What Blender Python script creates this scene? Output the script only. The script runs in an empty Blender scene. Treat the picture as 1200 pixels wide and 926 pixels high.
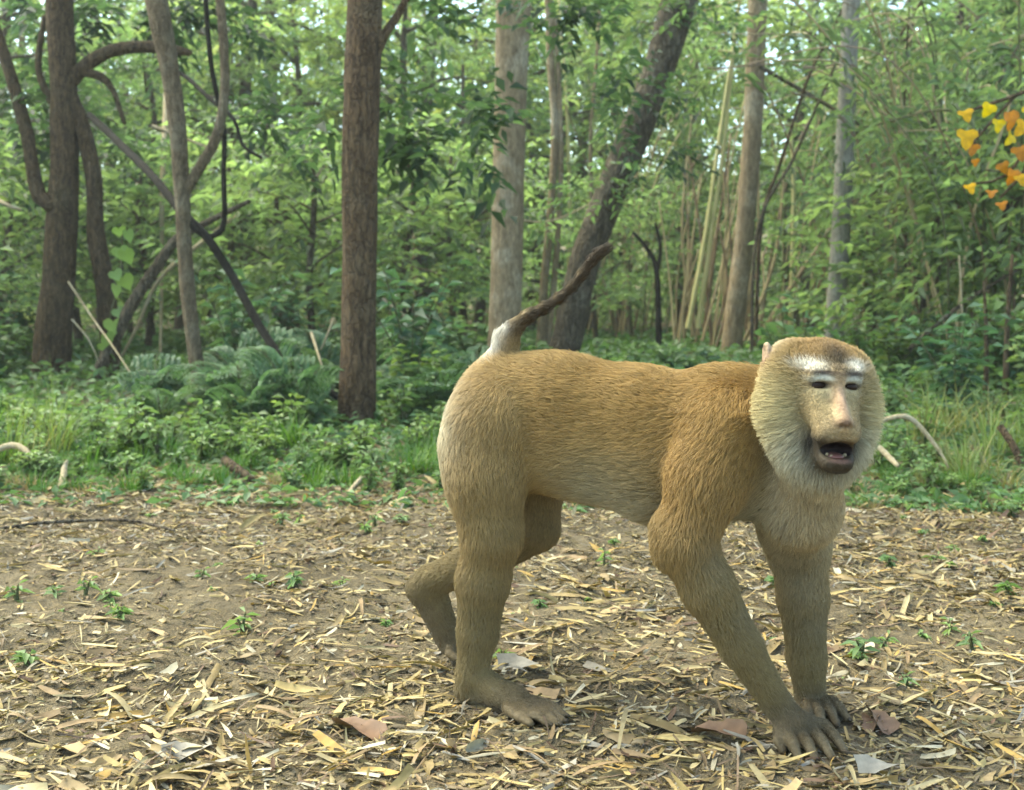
import bpy, math, random, time
import numpy as np
from mathutils import Vector, Matrix
T0 = time.time()
RNG = np.random.default_rng(7)
random.seed(7)
sc = bpy.context.scene
col = sc.collection

# ------------------------------------------------------------------ camera
CAM_H = 0.61
FPX = 1347.0                      # focal length in photo pixels (photo is 1200 x 926)
PITCH = math.radians(5.2)         # looking slightly down
cd = bpy.data.cameras.new('trail_camera')
cam = bpy.data.objects.new('trail_camera', cd)
col.objects.link(cam)
cam.location = (0, 0, CAM_H)
cam.rotation_euler = (math.pi / 2 - PITCH, 0, 0)
cd.sensor_width = 36.0
cd.lens = 36.0 * FPX / 1200.0
cd.clip_start = 0.05
cd.clip_end = 500
cd.dof.use_dof = True
cd.dof.focus_distance = 1.62
cd.dof.aperture_fstop = 8.0
sc.camera = cam

# ------------------------------------------------------------------ sky, sun, exposure
SUN_EL, SUN_AZ = math.radians(58), math.radians(-58)   # azimuth measured from +Y (camera heading) towards +X
w = bpy.data.worlds.new('World')
sc.world = w
w.use_nodes = True
nt = w.node_tree
nt.nodes.clear()
sky = nt.nodes.new('ShaderNodeTexSky')
sky.sky_type = 'NISHITA'
sky.sun_disc = False
sky.sun_elevation = SUN_EL
sky.sun_rotation = SUN_AZ
sky.air_density = 0.8
sky.dust_density = 1.5
sky.ozone_density = 0.5
bg = nt.nodes.new('ShaderNodeBackground')
bg.inputs['Strength'].default_value = 0.15
wo = nt.nodes.new('ShaderNodeOutputWorld')
nt.links.new(sky.outputs[0], bg.inputs[0])
nt.links.new(bg.outputs[0], wo.inputs[0])
sl = bpy.data.lights.new('sun', 'SUN')
sl.energy = 1.9
sl.angle = math.radians(60)
sl.color = (1.0, 0.95, 0.84)
sun = bpy.data.objects.new('sun', sl)
col.objects.link(sun)
sd = Vector((math.sin(SUN_AZ) * math.cos(SUN_EL), math.cos(SUN_AZ) * math.cos(SUN_EL), math.sin(SUN_EL)))
sun.rotation_euler = sd.to_track_quat('Z', 'Y').to_euler()
sun.location = sd * 40

vs = sc.view_settings
vs.view_transform = 'Standard'
vs.look = 'None'
vs.exposure = 2.6
vs.gamma = 1.0
vs.use_curve_mapping = False
vs.use_white_balance = True          # the camera's own white balance, set for open shade
vs.white_balance_temperature = 7000
vs.white_balance_tint = -3
sc.render.engine = 'CYCLES'
cy = sc.cycles
cy.use_denoising = True
cy.max_bounces = 8
cy.diffuse_bounces = 3
cy.glossy_bounces = 2
cy.transmission_bounces = 4
cy.transparent_max_bounces = 6
cy.use_adaptive_sampling = True
cy.adaptive_threshold = 0.02
cy.caustics_reflective = False
cy.caustics_refractive = False
cy.sample_clamp_indirect = 6.0

# ------------------------------------------------------------------ helpers
CP, SP = math.cos(PITCH), math.sin(PITCH)

def ray(px, py):
    u = (px - 600.0) / FPX
    v = -(py - 463.0) / FPX
    return np.array([u, CP + SP * v, -SP + CP * v])

def at(px, py, Y):
    """point on the sight line of a photo pixel, at distance Y ahead"""
    d = ray(px, py)
    return np.array([0, 0, CAM_H]) + d * (Y / d[1])

def on_ground(px, py, z=0.0):
    d = ray(px, py)
    return np.array([0, 0, CAM_H]) + d * ((z - CAM_H) / d[2])

def tag(o, label=None, cat=None, group=None, kind=None):
    for k, v in (('label', label), ('category', cat), ('group', group), ('kind', kind)):
        if v:
            o[k] = v
    return o

def new_mesh(name, V, F, mat=None, smooth=True):
    """F: (n,k) index array or a list of such arrays (tris and quads)"""
    me = bpy.data.meshes.new(name)
    V = np.asarray(V, dtype=np.float32).reshape(-1, 3)
    Fs = [np.asarray(f, dtype=np.int32) for f in (F if isinstance(F, (list, tuple)) else [F])]
    Fs = [f for f in Fs if f.size]
    loops = np.concatenate([f.ravel() for f in Fs])
    sizes = np.concatenate([np.full(len(f), f.shape[1], np.int32) for f in Fs])
    starts = np.concatenate([[0], np.cumsum(sizes)[:-1]]).astype(np.int32)
    me.vertices.add(len(V)); me.vertices.foreach_set('co', V.ravel())
    me.loops.add(len(loops)); me.loops.foreach_set('vertex_index', loops)
    me.polygons.add(len(sizes)); me.polygons.foreach_set('loop_start', starts)
    me.update(calc_edges=True)
    if smooth:
        me.polygons.foreach_set('use_smooth', np.ones(len(sizes), bool))
    if mat:
        me.materials.append(mat)
    return me

def set_color(me, C, name='tint'):
    a = me.color_attributes.new(name, 'FLOAT_COLOR', 'POINT')
    C = np.asarray(C, dtype=np.float32)
    C4 = np.ones((len(C), 4), np.float32); C4[:, :3] = C[:, :3]
    a.data.foreach_set('color', C4.ravel())

def link(name, data, parent=None, loc=None):
    o = bpy.data.objects.new(name, data)
    col.objects.link(o)
    if loc is not None:
        o.location = loc
    if parent is not None:
        o.parent = parent
    return o

def empty(name, loc=(0, 0, 0), rz=0.0):
    o = bpy.data.objects.new(name, None)
    col.objects.link(o)
    o.location = loc
    o.rotation_euler = (0, 0, rz)
    o.empty_display_size = 0.1
    return o

class Mat:
    """small node-tree builder"""
    def __init__(self, name):
        self.m = bpy.data.materials.new(name)
        self.m.use_nodes = True
        self.t = self.m.node_tree
        self.t.nodes.clear()
        self.out = self.t.nodes.new('ShaderNodeOutputMaterial')
    def n(self, typ, **kw):
        x = self.t.nodes.new(typ)
        for k, v in kw.items():
            if k == 'inp':
                for kk, vv in v.items():
                    if hasattr(vv, 'is_output') or isinstance(vv, bpy.types.NodeSocket):
                        self.t.links.new(vv, x.inputs[kk])
                    else:
                        x.inputs[kk].default_value = vv
            else:
                setattr(x, k, v)
        return x
    def ramp(self, fac, stops):
        r = self.t.nodes.new('ShaderNodeValToRGB')
        e = r.color_ramp.elements
        while len(e) < len(stops):
            e.new(0.5)
        for i, (p, c) in enumerate(stops):
            e[i].position = p
            e[i].color = (*c[:3], 1)
        self.t.links.new(fac, r.inputs[0])
        return r.outputs[0]
    def mix(self, fac, a, b, mode='MIX'):
        x = self.t.nodes.new('ShaderNodeMix')
        x.data_type = 'RGBA'
        x.blend_type = mode
        for s, v in ((x.inputs[0], fac), (x.inputs[6], a), (x.inputs[7], b)):
            if isinstance(v, bpy.types.NodeSocket):
                self.t.links.new(v, s)
            else:
                s.default_value = v if not isinstance(v, tuple) else (*v[:3], 1)
        return x.outputs[2]
    def noise(self, vec, scale, detail=4, rough=0.55):
        x = self.n('ShaderNodeTexNoise', inp={'Scale': scale, 'Detail': detail, 'Roughness': rough})
        if vec is not None:
            self.t.links.new(vec, x.inputs['Vector'])
        return x.outputs['Fac']
    def bump(self, h, strength, dist):
        return self.n('ShaderNodeBump', inp={'Height': h, 'Strength': strength, 'Distance': dist}).outputs[0]
    def principled(self, colr, rough=0.8, normal=None, spec=0.3, **kw):
        p = self.n('ShaderNodeBsdfPrincipled')
        for s, v in (('Base Color', colr), ('Roughness', rough), ('Specular IOR Level', spec)):
            if isinstance(v, bpy.types.NodeSocket):
                self.t.links.new(v, p.inputs[s])
            else:
                p.inputs[s].default_value = (*v[:3], 1) if isinstance(v, tuple) else v
        if normal is not None:
            self.t.links.new(normal, p.inputs['Normal'])
        for k, v in kw.items():
            p.inputs[k].default_value = v
        return p
    def surf(self, node):
        self.t.links.new(node.outputs[0], self.out.inputs['Surface'])
        return self.m

def nrm(v):
    v = np.asarray(v, float)
    return v / (np.linalg.norm(v, axis=-1, keepdims=True) + 1e-12)

def fbm2(x, y, seed=0, octaves=4, scale=1.0):
    """cheap smooth value noise, vectorised"""
    out = np.zeros_like(x, dtype=float); amp = 1.0; tot = 0
    for o in range(octaves):
        fx, fy = x * scale, y * scale
        ix, iy = np.floor(fx).astype(np.int64), np.floor(fy).astype(np.int64)
        tx, ty = fx - ix, fy - iy
        tx, ty = tx * tx * (3 - 2 * tx), ty * ty * (3 - 2 * ty)
        def h(a, b):
            n = (a * 374761393 + b * 668265263 + (seed + o) * 1442695041) & 0x7fffffff
            n = ((n ^ (n >> 13)) * 1274126177) & 0x7fffffff
            return ((n ^ (n >> 16)) & 0xffff) / 65535.0
        v = (h(ix, iy) * (1 - tx) + h(ix + 1, iy) * tx) * (1 - ty) + (h(ix, iy + 1) * (1 - tx) + h(ix + 1, iy + 1) * tx) * ty
        out += amp * (v - 0.5); tot += amp
        amp *= 0.5; scale *= 2.03
    return out / tot
# ------------------------------------------------------------------ ground
PAWS = np.array([on_ground(950, 880)[:2], on_ground(960, 848)[:2], on_ground(600, 832)[:2], on_ground(545, 775)[:2]])

def edge_y(x):
    """where the bare track ends and the undergrowth begins"""
    return 3.50 - 0.30 * np.clip((x - 0.5) / 0.8, 0, 1) + 0.30 * fbm2(x, x * 0 + 3.1, 5, 2, 1.1) + 0.30 * fbm2(x, x * 0 + 7.7, 6, 3, 4.5)

def gz(x, y):
    x = np.asarray(x, float); y = np.asarray(y, float)
    near = np.clip((6.0 - np.hypot(x, y - 2.5)) / 2.5, 0, 1)
    z = 0.060 * fbm2(x, y, 1, 3, 0.7) * np.clip((np.hypot(x, y - 1.9) - 0.9) / 2, 0, 1) + near * (0.030 * fbm2(x, y, 2, 3, 5.0) + 0.030 * fbm2(x, y, 3, 3, 24.0))
    damp = np.ones_like(z)
    for p in PAWS:
        damp *= 1 - 0.85 * np.exp(-((x - p[0]) ** 2 + (y - p[1]) ** 2) / 0.07 ** 2)
    z = z * damp + 0.10 * np.clip((y - edge_y(x)) / 1.2, 0, 1) * np.clip(1 - (y - 8) / 8, 0, 1) * 0.2
    far = np.clip((y - 40) / 34, 0, 1)
    return z + far * far * (3 - 2 * far) * 8 + np.clip((y - 8) / 30, 0, 1) * 0.5 * fbm2(x, y, 9, 2, 0.11)

def spaced(lo, hi, h, far_lo, far_hi, grow=1.16):
    a = list(np.arange(lo, hi, h))
    s = h
    while a[-1] < far_hi: s *= grow; a.append(a[-1] + s)
    s = h
    while a[0] > far_lo: s *= grow; a.insert(0, a[0] - s)
    return np.array(a)
gx = spaced(-2.2, 2.2, 0.016, -110, 110, 1.12)
gy = spaced(1.0, 4.6, 0.016, -25, 130, 1.12)
GX, GY = np.meshgrid(gx, gy, indexing='ij')
GZ = gz(GX, GY)
ny_ = len(gy)
ii = np.arange(len(gx) - 1)[:, None] * ny_ + np.arange(ny_ - 1)[None]
GF = np.stack([ii, ii + ny_, ii + ny_ + 1, ii + 1], -1).reshape(-1, 4)

M = Mat('soil')
tc = M.n('ShaderNodeTexCoord').outputs['Object']
n1 = M.noise(tc, 3.0, 5); n2 = M.noise(tc, 38, 6, 0.65); n3 = M.noise(tc, 240, 3, 0.6)
c = M.ramp(n1, [(0.32, (0.105, 0.081, 0.046)), (0.68, (0.180, 0.142, 0.084))])
c = M.mix(0.7, c, M.mix(1.0, c, M.ramp(n2, [(0.30, (0.45, 0.43, 0.42)), (0.5, (1.0, 1.0, 1.0)), (0.72, (1.6, 1.5, 1.3))]), 'MULTIPLY'))
vor = M.n('ShaderNodeTexVoronoi', inp={'Vector': tc, 'Scale': 150.0, 'Randomness': 1.0})
spk = M.ramp(vor.outputs['Distance'], [(0.16, (1, 1, 1)), (0.26, (0, 0, 0))])
c = M.mix(M.n('ShaderNodeMath', operation='MULTIPLY', inp={0: spk, 1: M.ramp(n2, [(0.5, (0, 0, 0)), (0.62, (0.7, 0.7, 0.7))])}).outputs[0], c, (0.36, 0.27, 0.15))
hgt = M.n('ShaderNodeMath', operation='ADD', inp={0: n2, 1: M.n('ShaderNodeMath', operation='MULTIPLY', inp={0: n3, 1: 0.5}).outputs[0]}).outputs[0]
soil = M.surf(M.principled(c, 0.95, M.bump(hgt, 1.0, 0.022), 0.15))
ground = link('ground', new_mesh('ground', np.stack([GX, GY, GZ], -1), GF, soil))
ground['kind'] = 'structure'
ground['label'] = 'bare brown earth track strewn with dry bamboo leaves'

# ------------------------------------------------------------------ fallen leaves on the track
def vmat(name, rough=0.75, trans=0.0, tcol=1.0, bump=0.0, spec=0.25, objvar=0.0, nscale=60.0, sat=1.0):
    """material driven by the per-leaf 'tint' attribute, optionally translucent"""
    M = Mat(name)
    c = M.n('ShaderNodeAttribute', attribute_name='tint').outputs['Color']
    tc = M.n('ShaderNodeTexCoord').outputs['Object']
    nn = M.noise(tc, nscale, 3)
    c = M.mix(1.0, c, M.ramp(nn, [(0.25, (0.72, 0.72, 0.72)), (0.75, (1.22, 1.22, 1.22))]), 'MULTIPLY')
    if sat != 1.0:
        c = M.n('ShaderNodeHueSaturation', inp={'Saturation': sat, 'Color': c}).outputs[0]
    if objvar:
        r = M.n('ShaderNodeObjectInfo').outputs['Random']
        c = M.mix(1.0, c, M.ramp(r, [(0.0, (1 - objvar, 1 - objvar * 0.8, 1 - objvar * 0.5)), (0.5, (1, 1, 1)), (1.0, (1 + objvar, 1 + objvar * 0.7, 1))]), 'MULTIPLY')
    p = M.principled(c, rough, M.bump(nn, bump, 0.004) if bump else None, spec)
    if not trans:
        return M.surf(p)
    tr = M.n('ShaderNodeBsdfTranslucent')
    M.t.links.new(M.mix(1.0, c, (1.14 * tcol, 1.25 * tcol, 0.82 * tcol), 'MULTIPLY'), tr.inputs['Color'])
    mx = M.n('ShaderNodeMixShader', inp={0: trans, 1: p.outputs[0], 2: tr.outputs[0]})
    return M.surf(mx)
DRY = vmat('dry_leaf', 0.6, 0.12, 0.8, 0.3)

def ribbon_leaf(n, seg, L, W, curl, cup, twist, seed):
    """n curled lanceolate leaves along +X, base at the origin; arrays L, W, curl, cup, twist of length n -> (n, (seg+1)*3, 3), faces"""
    t = np.linspace(0, 1, seg + 1)
    t0 = RNG.uniform(0.03, 0.32, n)[:, None]; t1 = np.where(RNG.random(n) < 0.45, RNG.uniform(0.6, 0.9, n), 0.985)[:, None]
    prof = np.sin(np.pi * (t0 + (t1 - t0) * t)) ** 0.7 * RNG.uniform(0.82, 1.18, (n, seg + 1))
    s = L[:, None] * t
    ang = curl[:, None] * (t - 0.45)
    dx = np.cos(ang); dz = np.sin(ang)
    x = np.concatenate([np.zeros((n, 1)), np.cumsum((dx[:, 1:] + dx[:, :-1]) / 2 * L[:, None] / seg, 1)], 1)
    z = np.concatenate([np.zeros((n, 1)), np.cumsum((dz[:, 1:] + dz[:, :-1]) / 2 * L[:, None] / seg, 1)], 1)
    tw = twist[:, None] * (t - 0.5)
    w = W[:, None] * prof / 2
    P = np.zeros((n, seg + 1, 3, 3))
    for k, sgn in enumerate((-1, 0, 1)):
        P[:, :, k, 0] = x + sgn * RNG.normal(0, 0.10, x.shape) * W[:, None]
        P[:, :, k, 1] = sgn * w * np.cos(tw)
        P[:, :, k, 2] = z + sgn * w * np.sin(tw) + abs(sgn) * cup[:, None] * w
    i = np.arange(seg)[:, None] * 3 + np.arange(2)[None]
    F = np.stack([i, i + 3, i + 4, i + 1], -1).reshape(-1, 4)
    return P.reshape(n, -1, 3), F

def scatter(P, F, pos, yaw, pitch, roll):
    """turn every leaf of P by its own angles and move it to pos; returns V, F merged"""
    n, m, _ = P.shape
    cr, sr = np.cos(roll)[:, None], np.sin(roll)[:, None]
    y, z = P[..., 1] * cr - P[..., 2] * sr, P[..., 1] * sr + P[..., 2] * cr
    x = P[..., 0]
    cp, sp = np.cos(pitch)[:, None], np.sin(pitch)[:, None]
    x, z = x * cp - z * sp, x * sp + z * cp
    cw, sw = np.cos(yaw)[:, None], np.sin(yaw)[:, None]
    x, y = x * cw - y * sw, x * sw + y * cw
    V = np.stack([x, y, z], -1) + pos[:, None]
    FF = (F[None] + (np.arange(n) * m)[:, None, None]).reshape(-1, F.shape[1])
    return V.reshape(-1, 3), FF

STRAW = np.array([(0.36, 0.265, 0.105), (0.385, 0.305, 0.155), (0.29, 0.205, 0.085), (0.42, 0.36, 0.24), (0.22, 0.145, 0.07), (0.14, 0.080, 0.045), (0.27, 0.235, 0.18), (0.38, 0.235, 0.065)])
STRAW_P = np.array([0.25, 0.2, 0.18, 0.08, 0.12, 0.06, 0.06, 0.05])
def litter_density(x, y):
    d = 0.54 + 1.5 * fbm2(x, y, 21, 3, 1.7) + 0.8 * fbm2(x, y, 22, 2, 7.0)
    d = d + 0.55 * np.clip((1.95 - y) / 0.4, 0, 1) + 0.5 * np.clip((y - edge_y(x) + 0.55) / 0.5, 0, 1)
    d = d + 0.45 * np.clip((x - 0.55) / 0.5, 0, 1)
    return np.clip(d, 0.20, 1.2)

def litter_positions(n, x0, x1, y0, y1, dens=True):
    out = np.zeros((0, 2))
    while len(out) < n:
        p = np.stack([RNG.uniform(x0, x1, n * 2), RNG.uniform(y0, y1, n * 2)], -1)
        if dens:
            p = p[RNG.random(len(p)) * 1.2 < litter_density(p[:, 0], p[:, 1])]
        out = np.concatenate([out, p])
    return out[:n]

def litter_batch(n, area, Lr, Wr, seg, zoff, pal=None):
    xy = litter_positions(n, *area)
    L = RNG.uniform(*Lr, n); W = RNG.uniform(*Wr, n)
    P, F = ribbon_leaf(n, seg, L, W, RNG.normal(0, 0.5, n), RNG.uniform(-0.5, 0.7, n), RNG.normal(0, 0.9, n), 0)
    P -= P.mean(1, keepdims=True)
    P[..., 2] -= P[..., 2].min(1)[:, None]
    pos = np.concatenate([xy, (gz(xy[:, 0], xy[:, 1]) + zoff)[:, None]], 1)
    V, FF = scatter(P, F, pos, RNG.normal(0.1, 1.1, n) + np.pi * (RNG.random(n) < 0.5), RNG.normal(0, 0.22, n), RNG.normal(0, 0.5, n))
    ci = RNG.choice(len(STRAW), n, p=STRAW_P)
    C = STRAW[ci] * RNG.uniform(0.58, 1.02, (n, 1)) if pal is None else np.array(pal)[None] * RNG.uniform(0.5, 1.3, (n, 1))
    return V, FF, np.repeat(C, P.shape[1], 0)
parts_ = [litter_batch(12500, (-1.9, 1.9, 1.15, 4.1), (0.018, 0.052), (0.0035, 0.0085), 5, 0.001),
          litter_batch(6500, (-1.9, 1.9, 1.15, 4.1), (0.025, 0.075), (0.002, 0.005), 5, 0.003),
          litter_batch(38000, (-1.9, 1.9, 1.15, 3.9), (0.008, 0.03), (0.002, 0.006), 2, 0.001),
          litter_batch(1500, (-1.7, 1.7, 1.15, 3.9), (0.03, 0.11), (0.0015, 0.003), 4, 0.004, (0.13, 0.085, 0.05)),
          litter_batch(22000, (-1.7, 1.7, 1.15, 3.7), (0.006, 0.02), (0.003, 0.008), 2, 0.001, (0.16, 0.12, 0.068)),
          litter_batch(170, (-1.6, 1.6, 1.2, 3.7), (0.03, 0.06), (0.012, 0.022), 5, 0.002, (0.30, 0.21, 0.10)),
          litter_batch(9000, (-4.6, 4.6, -0.6, 5.0), (0.04, 0.11), (0.006, 0.016), 4, 0.001)]
Vs, Fs, Cs, o_ = [], [], [], 0
for v, f, c in parts_:
    Vs.append(v); Fs.append(f + o_); Cs.append(c); o_ += len(v)
me = new_mesh('leaf_litter', np.concatenate(Vs), np.concatenate(Fs), DRY)
set_color(me, np.concatenate(Cs))
lit = link('leaf_litter', me)
tag(lit, 'dry straw-coloured bamboo leaves and chaff strewn over the bare track', 'leaf litter', kind='stuff')

# the larger leaves nearest the camera, one object each
protos = []
for k in range(14):
    broad = k >= 11
    P, F = ribbon_leaf(1, 8, np.array([RNG.uniform(0.055, 0.08) if broad else RNG.uniform(0.045, 0.085)]),
                       np.array([RNG.uniform(0.022, 0.034) if broad else RNG.uniform(0.005, 0.0105)]), RNG.normal(0, 0.55, 1), RNG.uniform(-0.3, 0.8, 1), RNG.normal(0, 0.8, 1), 0)
    P = P[0] - P[0].mean(0); P[:, 2] -= P[:, 2].min()
    me = new_mesh('dry_leaf', P, F, DRY)
    cc = STRAW[[0, 1, 2, 3, 0, 1, 7, 4, 2, 1, 6, 5, 4, 6][k]] * 1.05
    set_color(me, np.repeat(cc[None], len(P), 0) * RNG.uniform(0.8, 1.15, (len(P), 1)))
    protos.append(me)
xy = np.concatenate([litter_positions(190, -0.85, 0.9, 1.36, 1.85), litter_positions(100, -1.1, 1.2, 1.85, 2.6)])
for i, (x, y) in enumerate(xy):
    if min(np.hypot(PAWS[:, 0] - x, PAWS[:, 1] - y)) < 0.055:
        continue
    o = link('dry_leaf', protos[RNG.choice(14, p=[0.088] * 11 + [0.0107, 0.0107, 0.0106])], ground, (x, y, float(gz(x, y)) + 0.004))
    o.rotation_euler = (RNG.normal(0, 0.25), RNG.normal(0, 0.13), RNG.normal(0.1, 0.8) + math.pi * (RNG.random() < 0.5))
    s = RNG.uniform(0.7, 1.15)
    o.scale = (s, s, s)
print('ground', round(time.time() - T0, 1))
# ------------------------------------------------------------------ vegetation helpers
LEAF = vmat('leaf', 0.5, 0.58, 1.15, 0.0, 0.35, 0.16, 5.0, 0.70)
LEAF2 = vmat('undergrowth_leaf', 0.5, 0.4, 1.0, 0.0, 0.35, 0.18, 5.0, 0.82)
GRASSM = vmat('grass_blade', 0.55, 0.35, 1.0, 0.0, 0.3, 0.12, 5.0)

def bark(name, dark, light, patch, scale=14.0, bump=0.8, lich=0.35, crack=0.75):
    M = Mat(name)
    tc = M.n('ShaderNodeTexCoord').outputs['Object']
    mp = M.n('ShaderNodeMapping', inp={'Vector': tc, 'Scale': (1.0, 1.0, 0.24)}).outputs[0]
    f = M.noise(mp, scale * 3.2, 6, 0.65)
    g = M.noise(mp, scale * 10, 4, 0.6)
    p = M.noise(tc, scale * 0.35, 4, 0.6)
    c = M.ramp(f, [(0.30, dark), (0.50, tuple((np.array(dark) + light) / 2)), (0.70, light)])
    c = M.mix(M.ramp(p, [(0.5, (0, 0, 0)), (0.66, (lich, lich, lich))]), c, patch)
    c = M.mix(0.6, c, M.mix(1.0, c, M.ramp(g, [(0.3, (0.5, 0.5, 0.5)), (0.7, (1.35, 1.35, 1.35))]), 'MULTIPLY'))
    vc = M.n('ShaderNodeTexVoronoi', feature='DISTANCE_TO_EDGE', inp={'Scale': scale * 2.6})
    wv = M.n('ShaderNodeVectorMath', operation='ADD', inp={0: mp, 1: M.n('ShaderNodeVectorMath', operation='SCALE', inp={0: M.n('ShaderNodeTexNoise', inp={'Vector': tc, 'Scale': scale * 2.0, 'Detail': 3.0}).outputs['Color'], 'Scale': 0.05}).outputs[0]}).outputs[0]
    M.t.links.new(wv, vc.inputs['Vector'])
    ck = M.ramp(vc.outputs['Distance'], [(0.0, (0.38, 0.36, 0.34)), (0.14, (1, 1, 1))])
    c = M.mix(crack, c, M.mix(1.0, c, ck, 'MULTIPLY'))
    f = M.n('ShaderNodeMath', operation='ADD', inp={0: f, 1: M.n('ShaderNodeMath', operation='MULTIPLY', inp={0: ck, 1: crack}).outputs[0]}).outputs[0]
    h = M.n('ShaderNodeMath', operation='ADD', inp={0: f, 1: M.n('ShaderNodeMath', operation='MULTIPLY', inp={0: g, 1: 0.4}).outputs[0]}).outputs[0]
    return M.surf(M.principled(c, 0.9, M.bump(h, bump, 0.03), 0.2))
BARK_BROWN = bark('bark_brown', (0.052, 0.032, 0.016), (0.150, 0.094, 0.047), (0.17, 0.13, 0.075))
BARK_DARK = bark('bark_dark', (0.046, 0.029, 0.015), (0.135, 0.088, 0.045), (0.12, 0.10, 0.055))
BARK_PALE = bark('bark_pale', (0.14, 0.100, 0.056), (0.32, 0.235, 0.135), (0.42, 0.36, 0.25), 12, 0.6, 0.6, 0.35)
BARK_GREY = bark('bark_grey', (0.15, 0.135, 0.105), (0.33, 0.30, 0.24), (0.44, 0.42, 0.36), 16, 0.5, 0.5, 0.2)
BARK_GREYBROWN = bark('bark_grey_brown', (0.060, 0.046, 0.030), (0.175, 0.135, 0.085), (0.22, 0.195, 0.14), 13, 1.0, 0.5)
BARK_TAN = bark('bark_tan', (0.085, 0.060, 0.034), (0.23, 0.17, 0.10), (0.28, 0.24, 0.16), 16, 0.8, 0.5, 0.5)
LIANA = bark('liana_bark', (0.010, 0.008, 0.006), (0.035, 0.028, 0.018), (0.05, 0.045, 0.028), 30, 0.6, 0.3)
TWIG = bark('dead_twig', (0.24, 0.18, 0.105), (0.46, 0.37, 0.22), (0.50, 0.45, 0.33), 40, 0.4, 0.4, 0.2)
STEMG = bark('green_stem', (0.055, 0.065, 0.025), (0.14, 0.14, 0.06), (0.17, 0.15, 0.08), 40, 0.3, 0.4)

def spline(P, R, step=None, n=None):
    """Catmull-Rom through the points, resampled"""
    P = np.asarray(P, float); R = np.asarray(R, float)
    Q = np.concatenate([2 * P[:1] - P[1:2], P, 2 * P[-1:] - P[-2:-1]])
    out, rr = [], []
    for i in range(len(P) - 1):
        p0, p1, p2, p3 = Q[i:i + 4]
        m = n or max(2, int(np.linalg.norm(p2 - p1) / step))
        t = np.linspace(0, 1, m, endpoint=False)[:, None]
        out.append(0.5 * (2 * p1 + (p2 - p0) * t + (2 * p0 - 5 * p1 + 4 * p2 - p3) * t ** 2 + (3 * p1 - p0 - 3 * p2 + p3) * t ** 3))
        rr.append(R[i] + (R[i + 1] - R[i]) * t[:, 0])
    return np.concatenate(out + [P[-1:]]), np.concatenate(rr + [R[-1:]])

def tube(P, R, seg=12, rough=0.0, seed=0, knots=0.0):
    n = len(P)
    T = nrm(np.gradient(P, axis=0))
    ref = np.array([0.0, 1.0, 0.0]) if abs(T[:, 1]).max() < 0.9 else np.array([1.0, 0, 0])
    A = nrm(np.cross(T, ref)); B = np.cross(T, A)
    th = np.linspace(0, 2 * np.pi, seg, endpoint=False)
    rad = R[:, None] * np.ones(seg)
    if rough:
        s = np.concatenate([[0], np.cumsum(np.linalg.norm(np.diff(P, axis=0), axis=1))])
        rel = s / max(R.mean(), 1e-4)
        u = np.cos(th)[None] * 1.6 + seed * 3.7; v = rel[:, None] * 0.35 + np.sin(th)[None] * 1.6
        rad = rad * (1 + rough * (fbm2(u + 0 * v, v, seed, 3, 1.0) * 2.0 + fbm2(u * 2 + 0 * v, v * 0.3, seed + 5, 2, 3.0)))
    V = P[:, None] + rad[..., None] * (np.cos(th)[None, :, None] * A[:, None] + np.sin(th)[None, :, None] * B[:, None])
    V = np.concatenate([V.reshape(-1, 3), P[-1:] + T[-1:] * R[-1]])
    a = np.arange(n - 1)[:, None] * seg; b = np.arange(seg)[None]; c = (b + 1) % seg
    Q = np.stack([a + b, a + c, a + seg + c, a + seg + b], -1).reshape(-1, 4)
    e = (n - 1) * seg
    Tt = np.stack([e + np.arange(seg), e + (np.arange(seg) + 1) % seg, np.full(seg, len(V) - 1)], -1)
    return V, Q, Tt

def merge_tubes(L):
    Vs, Qs, Ts, o = [], [], [], 0
    for V, Q, T in L:
        Vs.append(V); Qs.append(Q + o); Ts.append(T + o); o += len(V)
    return np.concatenate(Vs), [np.concatenate(Qs), np.concatenate(Ts)]

def leaves(pos, dirs, L, Wd, colr, nrml=None, fold=0.25, droop=0.25, mat=None, name='foliage', extra=None):
    """one folded diamond per leaf (two triangles pairs): vectorised"""
    n = len(pos)
    D = nrm(dirs)
    if nrml is None:
        nrml = np.array([0, 0, 1.0]) + RNG.normal(0, 0.55, (n, 3))
    S = nrm(np.cross(D, nrml)); Nn = np.cross(S, D)
    L = np.broadcast_to(L, n)[:, None]; Wd = np.broadcast_to(Wd, n)[:, None]
    base = pos; mid = pos + D * L * 0.45
    tip = pos + D * L - np.array([0, 0, 1.0]) * L * droop
    l = mid + S * Wd / 2 + Nn * Wd * fold; r = mid - S * Wd / 2 + Nn * Wd * fold
    V = np.stack([base, l, tip, r], 1).reshape(-1, 3)
    i = np.arange(n)[:, None] * 4
    F = np.concatenate([i + np.array([[0, 2, 1]]), i + np.array([[0, 3, 2]])])
    C = np.repeat(colr, 4, 0)
    return V, F, C

def leaf_mesh(name, batches, mat):
    Vs, Fs, Cs, o = [], [], [], 0
    for V, F, C in batches:
        Vs.append(V); Fs.append(F + o); Cs.append(C); o += len(V)
    me = new_mesh(name, np.concatenate(Vs), np.concatenate(Fs), mat, smooth=False)
    set_color(me, np.concatenate(Cs))
    return me

def tints(n, base, var=0.25, yellow=0.15):
    c = np.array(base)[None] * RNG.uniform(1 - var, 1 + var, (n, 1))
    y = RNG.random((n, 1)) ** 3 * yellow
    return np.clip(c * (1 + y * np.array([[2.2, 1.0, -0.3]])), 0.004, 0.8)

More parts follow.
